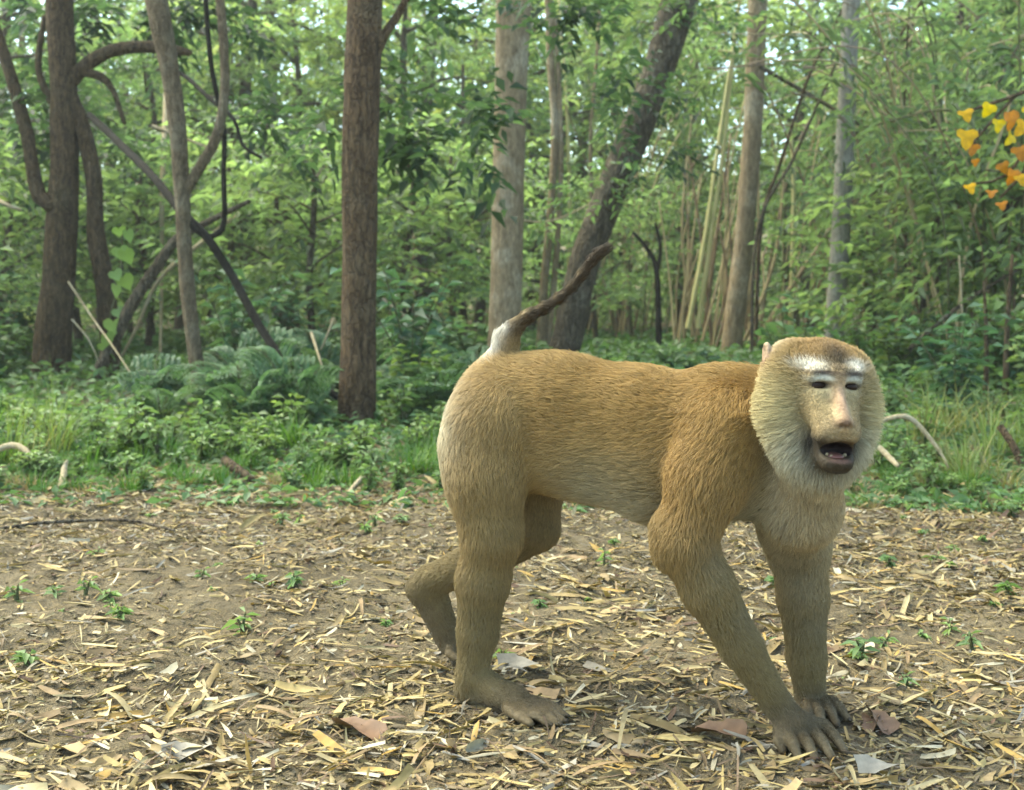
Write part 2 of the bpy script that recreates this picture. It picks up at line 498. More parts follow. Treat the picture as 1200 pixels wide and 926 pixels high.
def sprigs(cent, outw, nleaf, twig, L, Wd, base, var=0.3, yellow=0.15, droop=0.3, up=0.3, flat=0.5):
    """leafy twigs: nleaf leaves alternate along a short twig from each centre"""
    n = len(cent)
    d = nrm(outw + RNG.normal(0, 0.55, (n, 3)) + np.array([0, 0, up]))
    side = nrm(np.cross(d, np.array([0, 0, 1.0]) + RNG.normal(0, 0.25, (n, 3))))
    t = np.linspace(0.12, 1, nleaf)
    tw = RNG.uniform(0.7, 1.3, n)[:, None] * twig
    pos = cent[:, None] + d[:, None] * (tw * t)[..., None]
    pos[..., 2] -= (tw * t ** 2) * droop * 0.6
    sg = np.where(np.arange(nleaf) % 2 == 0, 1.0, -1.0)
    ld = d[:, None] * 0.6 + side[:, None] * sg[None, :, None] * 0.9 + RNG.normal(0, 0.22, (n, nleaf, 3))
    pos = pos.reshape(-1, 3); ld = ld.reshape(-1, 3)
    N = len(pos)
    cb = np.repeat(tints(n, base, var, yellow), nleaf, 0) * RNG.uniform(0.8, 1.2, (N, 1))
    ll = L * RNG.uniform(0.65, 1.2, N)
    return leaves(pos, ld, ll, ll * Wd, cb, np.array([0, 0, 1.0]) + RNG.normal(0, flat, (N, 3)), 0.18, droop)

def crown_points(n, c, r, shell=0.55):
    """points in a lumpy ellipsoid, clumped"""
    k = max(4, n // 28)
    u = nrm(RNG.normal(size=(k, 3))) * (shell + (1 - shell) * RNG.random((k, 1)))
    j = RNG.integers(0, k, n)
    p = u[j] + RNG.normal(0, 0.16, (n, 3))
    return np.asarray(c) + p * np.asarray(r), p

def where(x, y):
    """which landmark a plant stands by, from its bearing"""
    px = 600 + FPX * x / y
    for lim, txt in ((30, 'beyond the twin dark trunks'), (150, 'behind the twin dark trunks'), (262, 'by the slender forked tree'), (370, 'between the forked tree and the dark brown trunk'),
                     (455, 'by the straight dark brown trunk'), (560, 'between the dark brown and pale trunks'), (650, 'by the pale lichened trunk'), (780, 'by the leaning trunk'), (875, 'by the bamboo canes'),
                     (960, 'between the slim brown and smooth grey trunks'), (1030, 'by the smooth grey trunk'), (1130, 'near the pale bent fallen branch'), (1260, 'below the yellow autumn leaves'), (99999, 'well past the yellow autumn leaves')):
        if px < lim: return txt

def copy_tree(o, parent=None):
    c = o.copy(); col.objects.link(c)
    c.parent = parent
    for ch in list(o.children):
        copy_tree(ch, c)
    return c
# ------------------------------------------------------------------ trees with trunks in view
def px_path(pts, Y):
    """(px, py, width px[, dY]) -> points and radii at distance Y"""
    P = np.array([at(p[0], p[1], Y + (p[3] if len(p) > 3 else 0)) for p in pts])
    R = np.array([p[2] * 0.5 * (Y + (p[3] if len(p) > 3 else 0)) / FPX for p in pts])
    return P, R

def grow_up(P, R, ztop, lean=0.0):
    """carry a trunk on above the frame to its crown"""
    d = nrm(P[-1] - P[-2])
    out, rr = [P[-1]], [R[-1]]
    while out[-1][2] < ztop:
        d = nrm(d + np.array([RNG.normal(0, 0.05), RNG.normal(0, 0.05), 0.12]))
        out.append(out[-1] + d * 0.9); rr.append(max(rr[-1] * 0.93, 0.02))
    return np.concatenate([P, np.array(out[1:]).reshape(-1, 3)]), np.concatenate([R, np.array(rr[1:])])

def root_down(P, R, flare=1.18):
    """start the trunk just under the soil"""
    b = P[0].copy(); d = nrm(P[0] - P[1])
    g = float(gz(b[0], b[1])) - 0.12
    if b[2] > g:
        t = (g - b[2]) / min(d[2], -0.3)
        b = b + d * t; b[2] = g
        return np.concatenate([b[None], P]), np.concatenate([[R[0] * flare], R])
    return P, R

def high_crown(top, r, n, base, L=0.12):
    p, o = crown_points(n, top, r)
    return leaf_mesh('crown', [sprigs(p, o, 9, 0.4, L, 0.45, base, 0.3, 0.2)], LEAF)

def tree(name, label, paths, Y, mat, ztop=5.5, crown=(1.8, 1.8, 1.3), n=420, base=(0.060, 0.115, 0.022), seg=26, branches=(), group=None, rough=0.10, sprays=(), cat='tree'):
    P, R = px_path(paths[0], Y)
    P, R = root_down(P, R)
    loc = P[0].copy(); loc[2] = float(gz(loc[0], loc[1]))
    root = empty(name, loc)
    tag(root, label, cat, group)
    seed = int(paths[0][0][0])
    if ztop:
        P, R = grow_up(P, R, ztop)
    S = [tube(*spline(P, R, step=0.05), seg, rough, seed)]
    if ztop:                                   # limbs inside the crown, above the frame
        for k in range(5):
            a = k * 1.26 + seed
            q = P[-1] - np.array([0, 0, 0.25 * k])
            S.append(tube(*spline([q, q + np.array([math.cos(a) * 0.6, math.sin(a) * 0.6, 0.45]), q + np.array([math.cos(a) * 1.4, math.sin(a) * 1.4, 0.8])], [R[-1] * 0.7, R[-1] * 0.45, 0.008], n=5), 7))
    V, F = merge_tubes(S)
    trunk = link('trunk', new_mesh('trunk', V - loc, F, mat), root)
    for k, pts in enumerate(paths[1:]):        # further stems
        P2, R2 = px_path(pts, Y)
        if pts[0][1] > 350: P2, R2 = root_down(P2, R2, 1.2)
        V, F = merge_tubes([tube(*spline(P2, R2, step=0.05), 16, rough, seed + k + 1)])
        link('stem', new_mesh('stem', V - loc, F, mat), root)
    for k, pts in enumerate(branches):
        P2, R2 = px_path(pts, Y)
        V, F = merge_tubes([tube(*spline(P2, R2, step=0.05), 10, rough, seed + 40 + k)])
        link('branch', new_mesh('branch', V - loc, F, mat), trunk)
    if ztop:
        c = P[-1] + np.array([0, 0, 0.7])
        me = high_crown(c - loc, crown, n, base)
        link('crown', me, root)
    for (px, py, dY, rx, rz, cnt, colr, L) in sprays:      # low leafy sprays in view
        c = at(px, py, Y + dY); s = (Y + dY) / FPX
        p, o = crown_points(cnt, c - loc, (rx * s, 0.35, rz * s), 0.3)
        link('foliage', leaf_mesh('foliage', [sprigs(p, o, 7, 0.22, L, 0.48, colr, 0.3, 0.1, 0.25, 0.0, 0.35)], LEAF), root)
    return root

DKG = (0.028, 0.070, 0.018); MDG = (0.055, 0.12, 0.028); YG = (0.105, 0.185, 0.026)
tree('twin_trunk_tree', 'large dark tree with two fused trunks and a crooked bough', [
    [(57, 462, 46), (62, 400, 42), (68, 330, 38), (73, 260, 36), (76, 180, 31), (74, 100, 30), (70, 0, 30)],
    [(128, 455, 25, 0.1), (129, 400, 24, 0.1), (122, 330, 22, 0.05), (112, 270, 20), (110, 210, 19), (97, 150, 19), (82, 110, 16)],
    [(72, 240, 20, -0.05), (46, 230, 18, -0.05), (30, 150, 15), (10, 80, 13), (-10, 20, 12)]],
    7.2, BARK_DARK, 5.8, n=380,
    branches=[[(84, 95, 17), (104, 74, 17), (130, 60, 15), (165, 55, 14), (200, 58, 13), (222, 62, 8)],
              [(100, 85, 11), (118, 90, 10), (132, 105, 7), (146, 145, 5)],
              [(60, 120, 9), (45, 80, 8), (52, 20, 6)]],
    sprays=[(60, 25, 0.6, 130, 35, 40, DKG, 0.10), (170, 5, 0.5, 120, 30, 36, DKG, 0.10), (20, 150, 0.4, 40, 60, 26, DKG, 0.10), (235, 20, 0.3, 60, 40, 24, DKG, 0.1), (310, 140, 0.8, 45, 60, 34, DKG, 0.10), (60, 130, 0.5, 70, 40, 26, DKG, 0.1)])
tree('slender_forked_tree', 'slender pale brown forked tree with lianas slung across it', [
    [(237, 480, 19), (228, 410, 17), (219, 330, 17), (214, 240, 18), (208, 150, 20), (197, 70, 22), (183, 0, 26)],
    [(213, 232, 13), (232, 200, 12), (254, 160, 12), (263, 110, 11), (262, 50, 11), (256, -20, 10)]],
    5.9, BARK_TAN, 5.2, n=300, seg=18, rough=0.08)
tree('leaning_stem_tree', 'brown stem leaning out from beside the twin dark trunks', [
    [(126, 415, 15), (150, 365, 15), (180, 318, 13), (208, 280, 12), (240, 262, 8), (292, 236, 5)]], 6.9, BARK_GREYBROWN, None, seg=12)
tree('brown_trunk_tree', 'straight dark brown tree trunk with rough bark rising from ferns', [
    [(418, 508, 46), (419, 450, 44), (420, 380, 41), (421, 300, 40), (422, 200, 41), (424, 100, 41), (428, 0, 40)]],
    5.0, BARK_BROWN, 5.0, n=360, rough=0.07,
    branches=[[(440, 60, 16), (452, 38, 11), (466, 18, 9), (480, -10, 8)]],
    sprays=[(400, 150, 0.3, 24, 30, 7, DKG, 0.09), (470, 140, 0.6, 60, 30, 34, DKG, 0.10), (540, 165, 0.8, 40, 26, 24, DKG, 0.10), (520, 120, 0.9, 50, 20, 16, MDG, 0.09), (490, 20, 1.0, 70, 30, 26, MDG, 0.09)])
tree('pale_trunk_tree', 'straight pale grey-brown trunk with lichen patches behind the raised tail', [
    [(590, 425, 40), (592, 370, 38), (594, 300, 37), (596, 200, 37), (599, 100, 38), (602, 0, 40)]],
    7.6, BARK_PALE, 6.2, n=380, rough=0.05,
    sprays=[(650, 10, -1.2, 60, 24, 20, DKG, 0.09), (715, 50, -1.2, 40, 50, 18, DKG, 0.09)])
tree('thin_pale_tree', 'very thin pale tree with twin stems between two thick trunks', [
    [(634, 400, 11), (638, 330, 10), (646, 240, 9), (650, 150, 9), (645, 70, 9), (643, 0, 10)],
    [(642, 400, 8), (652, 300, 7), (657, 200, 6.5), (655, 100, 6), (650, 20, 6)]],
    10.0, BARK_PALE, 5.6, crown=(1.2, 1.2, 1.0), n=150, seg=10, rough=0.04)
tree('leaning_trunk_tree', 'thick grey-brown trunk leaning away at a steep angle', [
    [(656, 428, 38), (668, 385, 36), (684, 310, 36), (712, 235, 37), (742, 160, 38), (770, 90, 36), (797, 0, 40)]],
    8.6, BARK_GREYBROWN, 6.4, n=380, rough=0.10,
    sprays=[(735, 120, -0.8, 60, 50, 28, DKG, 0.09), (800, 10, -0.5, 70, 24, 24, MDG, 0.09), (690, 210, -0.4, 40, 50, 16, MDG, 0.08), (750, 170, -0.5, 50, 26, 14, DKG, 0.09)])
tree('brown_slim_tree', 'slim brown trunk leaning slightly beside the bamboo canes', [
    [(856, 425, 25), (861, 370, 24), (870, 300, 23), (878, 210, 22), (884, 110, 22), (888, 0, 22)]],
    9.6, BARK_PALE, 6.0, n=260, seg=18, rough=0.06, sprays=[(870, 20, -0.8, 60, 20, 14, MDG, 0.09)])
tree('grey_smooth_tree', 'slim smooth grey trunk standing in the leafy thicket', [
    [(974, 425, 24), (979, 370, 23), (985, 280, 22), (989, 200, 21), (993, 100, 20), (998, 0, 20)]],
    8.6, BARK_GREY, 6.4, n=240, seg=16, rough=0.04)
tree('dark_forked_shrub', 'small bare dark forked shrub behind the leaning trunk', [
    [(772, 400, 8), (771, 345, 7), (768, 310, 6), (757, 290, 5), (742, 272, 4)], [(770, 320, 5), (774, 290, 4.5), (768, 262, 3)]], 10.5, LIANA, None, seg=8, cat='shrub')

# lianas hanging on the left trees
def liana(label, pts, Y):
    P, R = px_path(pts, Y)
    V, F = merge_tubes([tube(*spline(P, R, step=0.04), 10, 0.08, int(pts[0][0]))])
    tag(link('liana', new_mesh('liana', V, F, LIANA)), label, 'liana', 'lianas slung between the trees')
liana('thick dark liana running diagonally down to the brown trunk', [(105, 135, 8, 0.9), (140, 168, 9, 0.5), (180, 208, 9.5, 0.1), (214, 250, 10, -0.12), (240, 275, 10, -0.2), (270, 320, 10, -0.2), (300, 375, 10, -0.3), (325, 412, 9.5, -0.4), (360, 438, 9, -0.5), (396, 466, 8, -0.6)], 6.1)
liana('dark liana with a hooked loop hanging beside the slender forked tree', [(222, 262, 7, -0.1), (240, 277, 7, -0.1), (256, 273, 7), (263, 258, 6.5), (262, 205, 6), (262, 150, 6), (248, 80, 6), (240, -10, 6)], 6.0)
liana('thin dark liana drooping from the crooked bough', [(196, 78, 5, 0.4), (220, 92, 5, 0.3), (246, 116, 5, 0.1), (274, 140, 4.5), (284, 170, 4), (306, 185, 4)], 6.6)

# climbing heart-shaped leaves on the second trunk
vine = empty('climbing_vine', at(140, 440, 6.95))
tag(vine, 'climbing vine of bright yellow-green heart-shaped leaves on the forked trunk', 'vine')
vl = np.array(vine.location)
P, R = px_path([(134, 445, 2), (128, 380, 2), (140, 330, 2), (144, 270, 2)], 6.95)
V, F = merge_tubes([tube(*spline(P, R, step=0.05), 5)])
vstem = link('stem', new_mesh('stem', V - vl, F, STEMG), vine)
th = np.linspace(0, 2 * np.pi, 14, endpoint=False)
hx_ = 0.5 * np.sin(th) ** 3 * 1.05; hy_ = (13 * np.cos(th) - 5 * np.cos(2 * th) - 2 * np.cos(3 * th) - np.cos(4 * th)) / 30
HV = np.concatenate([[[0, 0.02, -0.02]], np.stack([hx_, 0.10 * np.abs(hx_), hy_], -1)])
HF = np.stack([np.zeros(14, int), 1 + np.arange(14), 1 + (np.arange(14) + 1) % 14], -1)
heart = new_mesh('leaf', HV * 0.105, HF, LEAF2)
set_color(heart, np.repeat(np.array([[0.16, 0.27, 0.03]]), 15, 0))
for px, py in ((133, 382), (128, 396), (124, 404), (140, 366), (146, 330), (138, 322), (140, 296), (148, 276), (141, 271), (136, 340), (131, 418), (150, 300)):
    o = link('leaf', heart, vstem, at(px + RNG.normal(0, 2), py, 6.85 + RNG.normal(0, 0.04)) - vl)
    o.rotation_euler = (RNG.normal(0.3, 0.3), RNG.normal(0, 0.4), RNG.normal(0, 0.5)); s = RNG.uniform(0.75, 1.25); o.scale = (s, s, s)

# drooping branch with yellow leaves at the right
yb = empty('yellow_leaf_branch', at(1225, 200, 5.0))
yl = np.array(yb.location)
tag(yb, 'drooping branch with large yellow and orange autumn leaves', 'branch')
twigs_ = []
for pts in ([(1290, 60, 7), (1240, 90, 6), (1190, 112, 4.5), (1150, 125, 3.5), (1125, 135, 2.5)], [(1240, 90, 6), (1215, 150, 5), (1180, 205, 3.5), (1145, 215, 2.5)], [(1215, 150, 5), (1200, 200, 4), (1172, 232, 3)], [(1190, 112, 4), (1160, 145, 3), (1136, 172, 2.5)]):
    P, R = px_path(pts, 5.0)
    V, F = merge_tubes([tube(*spline(P, R, step=0.05), 6)])
    twig = link('twig', new_mesh('twig', V - yl, F, BARK_DARK), yb)
    twigs_.append((twig, P))
# the branch springs from a tree standing outside the frame
P = np.array([(3.6, 5.1, -0.1), (3.5, 5.1, 0.9), (3.3, 5.05, 1.9), (3.25, 5.0, 3.6)]); V, F = merge_tubes([tube(*spline(P, [0.08, 0.07, 0.06, 0.04], step=0.08), 12, 0.08, 3), tube(*spline([(3.36, 5.06, 1.75), (2.95, 5.0, 2.1), at(1290, 60, 5.0)], [0.03, 0.022, 0.012], step=0.08), 8)])
link('stem', new_mesh('stem', V - yl, F, BARK_GREYBROWN), yb)
lobed = []
AUTUMN = vmat('autumn_leaf', 0.5, 0.35, 1.0, 0.0, 0.3, 0.15, 40.0, 1.1)
for cc in ((0.66, 0.36, 0.02), (0.66, 0.48, 0.05), (0.40, 0.16, 0.02)):
    th = np.linspace(0, 2 * np.pi, 15, endpoint=False)
    rr = 0.5 * (0.75 + 0.22 * np.cos(3 * th) + 0.06 * np.cos(7 * th))
    LV = np.concatenate([[[0, 0, 0.0]], np.stack([rr * np.sin(th), 0.08 * np.cos(th * 2), rr * np.cos(th)], -1)])
    LF = np.stack([np.zeros(15, int), 1 + np.arange(15), 1 + (np.arange(15) + 1) % 15], -1)
    me = new_mesh('leaf', LV * 0.10, LF, AUTUMN); set_color(me, np.repeat(np.array([cc]), 16, 0) * RNG.uniform(0.75, 1.15, (16, 1))); lobed.append(me)
for px, py, k, s in ((1132, 134, 0, .8), (1158, 128, 1, .8), (1133, 161, 0, 1.1), (1170, 146, 1, .75), (1184, 140, 2, 1.1), (1184, 162, 1, .8), (1196, 178, 2, .9), (1140, 174, 2, .7), (1137, 220, 0, .65), (1162, 226, 2, .6), (1174, 240, 2, .6), (1186, 206, 2, .9), (1176, 196, 2, .7), (1198, 150, 0, .9), (1143, 190, 2, .45), (1196, 210, 0, .7), (1210, 130, 1, 1.0), (1222, 190, 0, 1.0)):
    lp = at(px, py, 4.95 + RNG.normal(0, 0.05))
    own = min(twigs_, key=lambda t: np.linalg.norm(t[1] - lp, axis=1).min())[0]
    o = link('leaf', lobed[k], own, lp - yl)
    o.rotation_euler = (RNG.normal(0.2, 0.35), RNG.normal(math.pi, 0.5), RNG.normal(0, 0.5)); o.scale = (s, s, s)
print('trees', round(time.time() - T0, 1))
# ------------------------------------------------------------------ bamboo
def cane_mat(name, a, b):
    M = Mat(name)
    tc = M.n('ShaderNodeTexCoord').outputs['Object']
    c = M.ramp(M.noise(tc, 6, 4), [(0.3, a), (0.7, b)])
    return M.surf(M.principled(c, 0.5, None, 0.35))
CANE_TAN = cane_mat('cane_dry', (0.24, 0.17, 0.085), (0.40, 0.31, 0.15))
CANE_YEL = cane_mat('cane_yellow', (0.36, 0.32, 0.12), (0.48, 0.42, 0.18))
CANE_BRN = cane_mat('cane_brown', (0.12, 0.075, 0.040), (0.23, 0.15, 0.08))

def cane(P, r, seg=7, node=0.33):
    """a bamboo cane: thin tube with swollen rings at the joints"""
    Pp, _ = spline(P, np.zeros(len(P)), step=node / 3)
    n = len(Pp)
    R = np.linspace(r, r * 0.45, n) * np.where(np.arange(n) % 3 == 0, 1.22, 1.0)
    return tube(Pp, R, seg)

clump = empty('bamboo_clump', at(830, 400, 10.6))
cl = np.array(clump.location)
tag(clump, 'clump of upright dry tan and yellow bamboo canes beside the slim brown trunk', 'bamboo')
for k in range(34):
    px = RNG.uniform(784, 882); Y = RNG.uniform(10.0, 11.4)
    b = at(px, 390, Y); b[2] = float(gz(b[0], b[1])) - 0.05
    top = b + np.array([RNG.normal(0.15, 0.25), RNG.normal(0, 0.2), RNG.uniform(0.9, 2.5)])
    m = (b + top) / 2 + np.array([RNG.normal(0, 0.06), 0, 0])
    V, Q, T = cane(np.array([b, m, top]), RNG.uniform(0.010, 0.019))
    link('culm', new_mesh('culm', V - cl, [Q, T], [CANE_TAN, CANE_TAN, CANE_BRN][k % 3]), clump)
for pts in ([(806, 385), (826, 280), (842, 170), (866, 10), (876, -60)], [(818, 385), (834, 270), (846, 190), (862, 40), (872, -60)]):
    P = np.array([at(x, y, 10.2) for x, y in pts])
    V, Q, T = cane(P, 0.022)
    link('culm', new_mesh('culm', V - cl, [Q, T], CANE_YEL), clump)
p, o = crown_points(110, at(835, 20, 11.2) - cl, (1.3, 0.8, 1.2), 0.3)
link('foliage', leaf_mesh('foliage', [sprigs(p, o, 8, 0.4, 0.15, 0.17, (0.085, 0.15, 0.028), 0.3, 0.25, 0.5, 0.0)], LEAF), clump)

def thicket(px, Y, n, h, base, label, lean=0.0):
    b0 = at(px, 400, Y); b0[2] = float(gz(b0[0], b0[1]))
    root = empty('bamboo_thicket', b0); tag(root, label, 'bamboo', 'arching bamboo thickets behind the clearing')
    cen, out = [], []
    for k in range(n):
        a = RNG.uniform(0, 6.28); r = RNG.uniform(0, 0.5)
        b = np.array([math.cos(a) * r, math.sin(a) * r, -0.05])
        ll = RNG.normal(lean, 0.2); hh = h * RNG.uniform(0.6, 1.1)
        P = np.array([b, b + [ll * 0.25 * hh, RNG.normal(0, 0.15), hh * 0.5], b + [ll * 0.8 * hh, RNG.normal(0, 0.3), hh * 0.88], b + [ll * 1.5 * hh, RNG.normal(0, 0.4), hh * 0.9]])
        V, Q, T = cane(P, RNG.uniform(0.006, 0.013), 6)
        link('culm', new_mesh('culm', V, [Q, T], [CANE_TAN, CANE_BRN, CANE_TAN, STEMG][k % 4]), root)
        Ps, _ = spline(P, np.zeros(4), n=12)
        j = RNG.integers(9, len(Ps), 6)
        cen.append(Ps[j] + RNG.normal(0, 0.10, (6, 3))); out.append(RNG.normal(0, 1, (6, 3)) * [1, 1, 0.4])
    cen, out = np.concatenate(cen), np.concatenate(out)
    me = leaf_mesh('foliage', [sprigs(cen, out, 8, 0.30, 0.12, 0.20, base, 0.35, 0.3, 0.45, -0.05)], LEAF)
    link('foliage', me, root)
BG1 = (0.095, 0.165, 0.040); BG2 = (0.13, 0.20, 0.050)
thicket(935, 11.5, 18, 3.6, BG1, 'arching bamboo thicket between the slim brown trunk and the smooth grey trunk', 0.25)
thicket(1050, 9.8, 20, 3.2, BG1, 'dense arching bamboo thicket just past the smooth grey trunk', -0.1)
thicket(1120, 8.2, 18, 3.0, BG2, 'dense bamboo thicket behind the yellow-leaved branch', -0.2)
thicket(1195, 7.2, 18, 2.8, BG1, 'dark bamboo thicket beyond the yellow autumn leaves at the track bend', -0.15)
thicket(1010, 14.0, 9, 4.6, BG2, 'tall bamboo thicket far behind the smooth grey trunk', 0.1)
thicket(1290, 9.0, 10, 3.6, BG2, 'tall bamboo thicket beyond the bend of the track', -0.2)
thicket(735, 12.5, 16, 4.2, BG2, 'bamboo thicket of thin canes behind the bare dark shrub', 0.1)
thicket(760, 15.0, 9, 4.6, BG2, 'tall bamboo thicket far behind the leaning trunk', 0.1)
thicket(505, 17.0, 8, 4.8, BG2, 'tall bamboo thicket far behind the straight dark brown trunk', 0.0)

# slanting dead stems in the thicket and the undergrowth
def dead_stem(pts, Y, w, mat, label):
    P, R = px_path([(x, y, w * (1 - 0.5 * i / (len(pts) - 1))) + ((d[0],) if d else ()) for i, (x, y, *d) in enumerate(pts)], Y)
    V, F = merge_tubes([tube(*spline(P, R, step=0.06), 7, 0.06, int(pts[0][0]))])
    tag(link('dead_stem', new_mesh('dead_stem', V, F, mat)), label, 'dead stem', 'slanting dead stems in the wood')
dead_stem([(885, 420), (892, 265), (915, 190), (948, 90), (990, 5), (1000, -40)], 9.0, 5, BARK_DARK, 'long dark stem bowing up past the slim brown trunk')
dead_stem([(880, 430), (888, 270), (930, 185), (975, 85), (1010, 10), (1060, -30)], 8.8, 4.5, BARK_GREYBROWN, 'long grey-brown stem crossing behind the smooth grey trunk')
dead_stem([(890, 78), (960, 118), (1030, 160), (1100, 210), (1150, 300), (1180, 430)], 9.2, 5, BARK_GREYBROWN, 'bent grey stem arching down through the thicket')
dead_stem([(975, 230), (1010, 140), (1045, 60), (1080, 0), (1100, -50)], 10.0, 5, BARK_DARK, 'dark slanting stem rising behind the smooth grey trunk')
dead_stem([(1040, 440), (1058, 360), (1062, 230), (1060, 120), (1066, 0)], 8.4, 4, BARK_DARK, 'upright dark stem in the dense thicket')
dead_stem([(1080, 430), (1110, 270), (1135, 190), (1165, 110), (1200, 40)], 8.0, 5, BARK_GREYBROWN, 'grey stem slanting up towards the yellow leaves')
dead_stem([(1065, 410), (1110, 370), (1160, 335), (1240, 290)], 7.0, 6, BARK_GREYBROWN, 'thick grey-brown stem lying aslant low in the thicket')
dead_stem([(1126, 440), (1128, 380), (1124, 300)], 6.6, 3.5, TWIG, 'thin whitish upright twig low in the thicket')
dead_stem([(925, 430), (928, 330), (930, 230), (927, 150)], 10.5, 7, CANE_YEL, 'dry yellow cane standing between the two slim trunks')
dead_stem([(1155, 470), (1156, 400), (1153, 330)], 5.6, 7, BARK_DARK, 'short dark upright stump stem at the thicket edge')
dead_stem([(1178, 470), (1180, 390), (1186, 300)], 5.8, 8, BARK_DARK, 'dark upright stem beside the short dark stump stem')
dead_stem([(80, 330, .4), (110, 375, .3), (135, 410), (160, 448, -.2), (172, 462, -.3)], 6.4, 2.6, TWIG, 'thin whitish dead stem leaning behind the twin dark trunks')
dead_stem([(84, 374), (104, 398), (116, 425)], 6.3, 2.6, TWIG, 'short whitish dead stick leaning behind the twin dark trunks')
dead_stem([(-30, 205, 1.0), (0, 236), (24, 246)], 6.8, 7, TWIG, 'broken pale branch stub poking past the twin dark trunks')
dead_stem([(300, 236, 1.2), (235, 285), (185, 330), (160, 385), (130, 440)], 8.6, 6, TWIG, 'pale thin stem leaning behind the slender forked tree')
dead_stem([(195, 110, 1.2), (190, 230, .6), (190, 300, .5), (188, 420)], 8.8, 7, TWIG, 'pale upright dead stem behind the slender forked tree')
dead_stem([(178, 148), (210, 160), (246, 174)], 8.4, 5, TWIG, 'short pale stick caught in the branches of the forked tree')
dead_stem([(486, 425), (487, 340), (486, 250), (490, 150)], 11.0, 6, BARK_PALE, 'thin upright grey stem past the dark brown trunk')
dead_stem([(448, 350), (480, 375), (510, 398), (530, 430)], 7.8, 4, TWIG, 'thin pale twig slanting down behind the raised tail')
dead_stem([(392, 372), (384, 392), (376, 410)], 6.4, 3.5, TWIG, 'short pale twig leaning by the dark brown trunk')
dead_stem([(365, 390, .4), (376, 425), (386, 452)], 6.0, 3.5, TWIG, 'short thin twig above the feathery ferns')
dead_stem([(735, 430), (700, 300), (692, 180), (700, 60), (705, -30)], 12.5, 6, BARK_PALE, 'pale slim stem rising behind the leaning trunk')
dead_stem([(664, 400), (668, 260), (664, 120), (655, 0)], 13.0, 6, CANE_YEL, 'dry slim cane rising next to the thin pale tree')
dead_stem([(572, 250), (640, 260), (700, 235)], 9.4, 3, TWIG, 'thin twig stretched between the pale and leaning trunks')

# ------------------------------------------------------------------ understory trees in four looks
def proto_tree(name, h, r, n, base, L, wr, label, group, yellow=0.2):
    root = empty(name); tag(root, label, 'tree', group)
    P = np.array([(0, 0, -0.1), (0.03 * h, 0, h * 0.35), (-0.02 * h, 0.02 * h, h * 0.7), (0.02, 0, h)])
    S = [tube(*spline(P, np.array([0.016, 0.013, 0.010, 0.004]) * h + 0.004, n=6), 9, 0.06, 2)]
    cen, out = [], []
    for k in range(13):
        a = k * 2.4; z = h * (0.22 + 0.74 * k / 13); rr = r * (0.55 + 0.45 * math.sin(math.pi * min(1, 0.25 + k / 15))) * RNG.uniform(0.75, 1.15)
        b = np.array([0, 0, z]); e = b + np.array([math.cos(a) * rr, math.sin(a) * rr, RNG.uniform(0.0, 0.35) * rr])
        m = (b + e) / 2 + np.array([0, 0, 0.12 * rr])
        S.append(tube(*spline([b, m, e], [0.006 * h, 0.004 * h, 0.004], n=5), 6))
        t = RNG.uniform(0.3, 1.05, n // 13)[:, None]
        cen.append(b + (e - b) * t + RNG.normal(0, 0.16 * r, (n // 13, 3)) * [1, 1, 0.7]); out.append(np.repeat((e - b)[None] / rr, n // 13, 0))
    V, F = merge_tubes(S)
    link('trunk', new_mesh('trunk', V, F, BARK_GREYBROWN), root)
    link('crown', leaf_mesh('crown', [sprigs(np.concatenate(cen), np.concatenate(out), 9, 0.34, L, wr, base, 0.35, yellow, 0.3, 0.1, 0.45)], LEAF), root)
    return root
PT = [proto_tree('understory_tree', 5.6, 1.7, 380, (0.18, 0.26, 0.040), 0.13, 0.42, 'bright yellow-green understory tree far behind the trunks', 'bright yellow-green understory trees', 0.3),
      proto_tree('understory_tree', 4.6, 1.5, 320, (0.11, 0.195, 0.040), 0.12, 0.42, 'mid-green leafy understory tree behind the trunks', 'mid-green understory trees', 0.2),
      proto_tree('understory_tree', 3.2, 1.2, 300, (0.055, 0.12, 0.030), 0.11, 0.45, 'dark green leafy understory tree in the shade behind the trunks', 'dark green understory trees', 0.1),
      proto_tree('sapling', 1.7, 0.75, 170, (0.11, 0.195, 0.042), 0.10, 0.42, 'fresh green leafy sapling at the edge of the wood', 'fresh green saplings', 0.25)]
spots = [[(330, 15.5), (250, 17), (500, 15), (560, 18), (400, 19), (690, 17.5), (120, 18), (-40, 16), (800, 18), (930, 17), (1090, 16), (1220, 15), (620, 15.5), (460, 20), (300, 13.0), (-150, 14), (-380, 13), (-620, 12), (1420, 14), (1640, 12.5), (1900, 12)],
         [(150, 14), (280, 13), (350, 13.5), (480, 13), (725, 15.5), (10, 12), (950, 16), (1060, 13.5), (1160, 12), (-90, 10.5), (1270, 11), (210, 15.5), (660, 17), (-300, 9.5), (-560, 8.5), (1400, 9.5), (1560, 8.2), (1800, 8.5), (-900, 8)],
         [(95, 11), (180, 12), (-30, 9.5), (1020, 13), (1110, 12), (1210, 9.4), (545, 13)],
         [(10, 8.6), (330, 9.4), (370, 8.8), (480, 9.2), (530, 10), (270, 10), (700, 11.2), (1020, 9), (1090, 8.2), (1170, 7.6), (-60, 7.6), (170, 9.8), (1250, 7), (740, 13.4), (-220, 6.2), (-480, 5.6), (1440, 6.2), (1620, 5.6), (1900, 5.4)]]
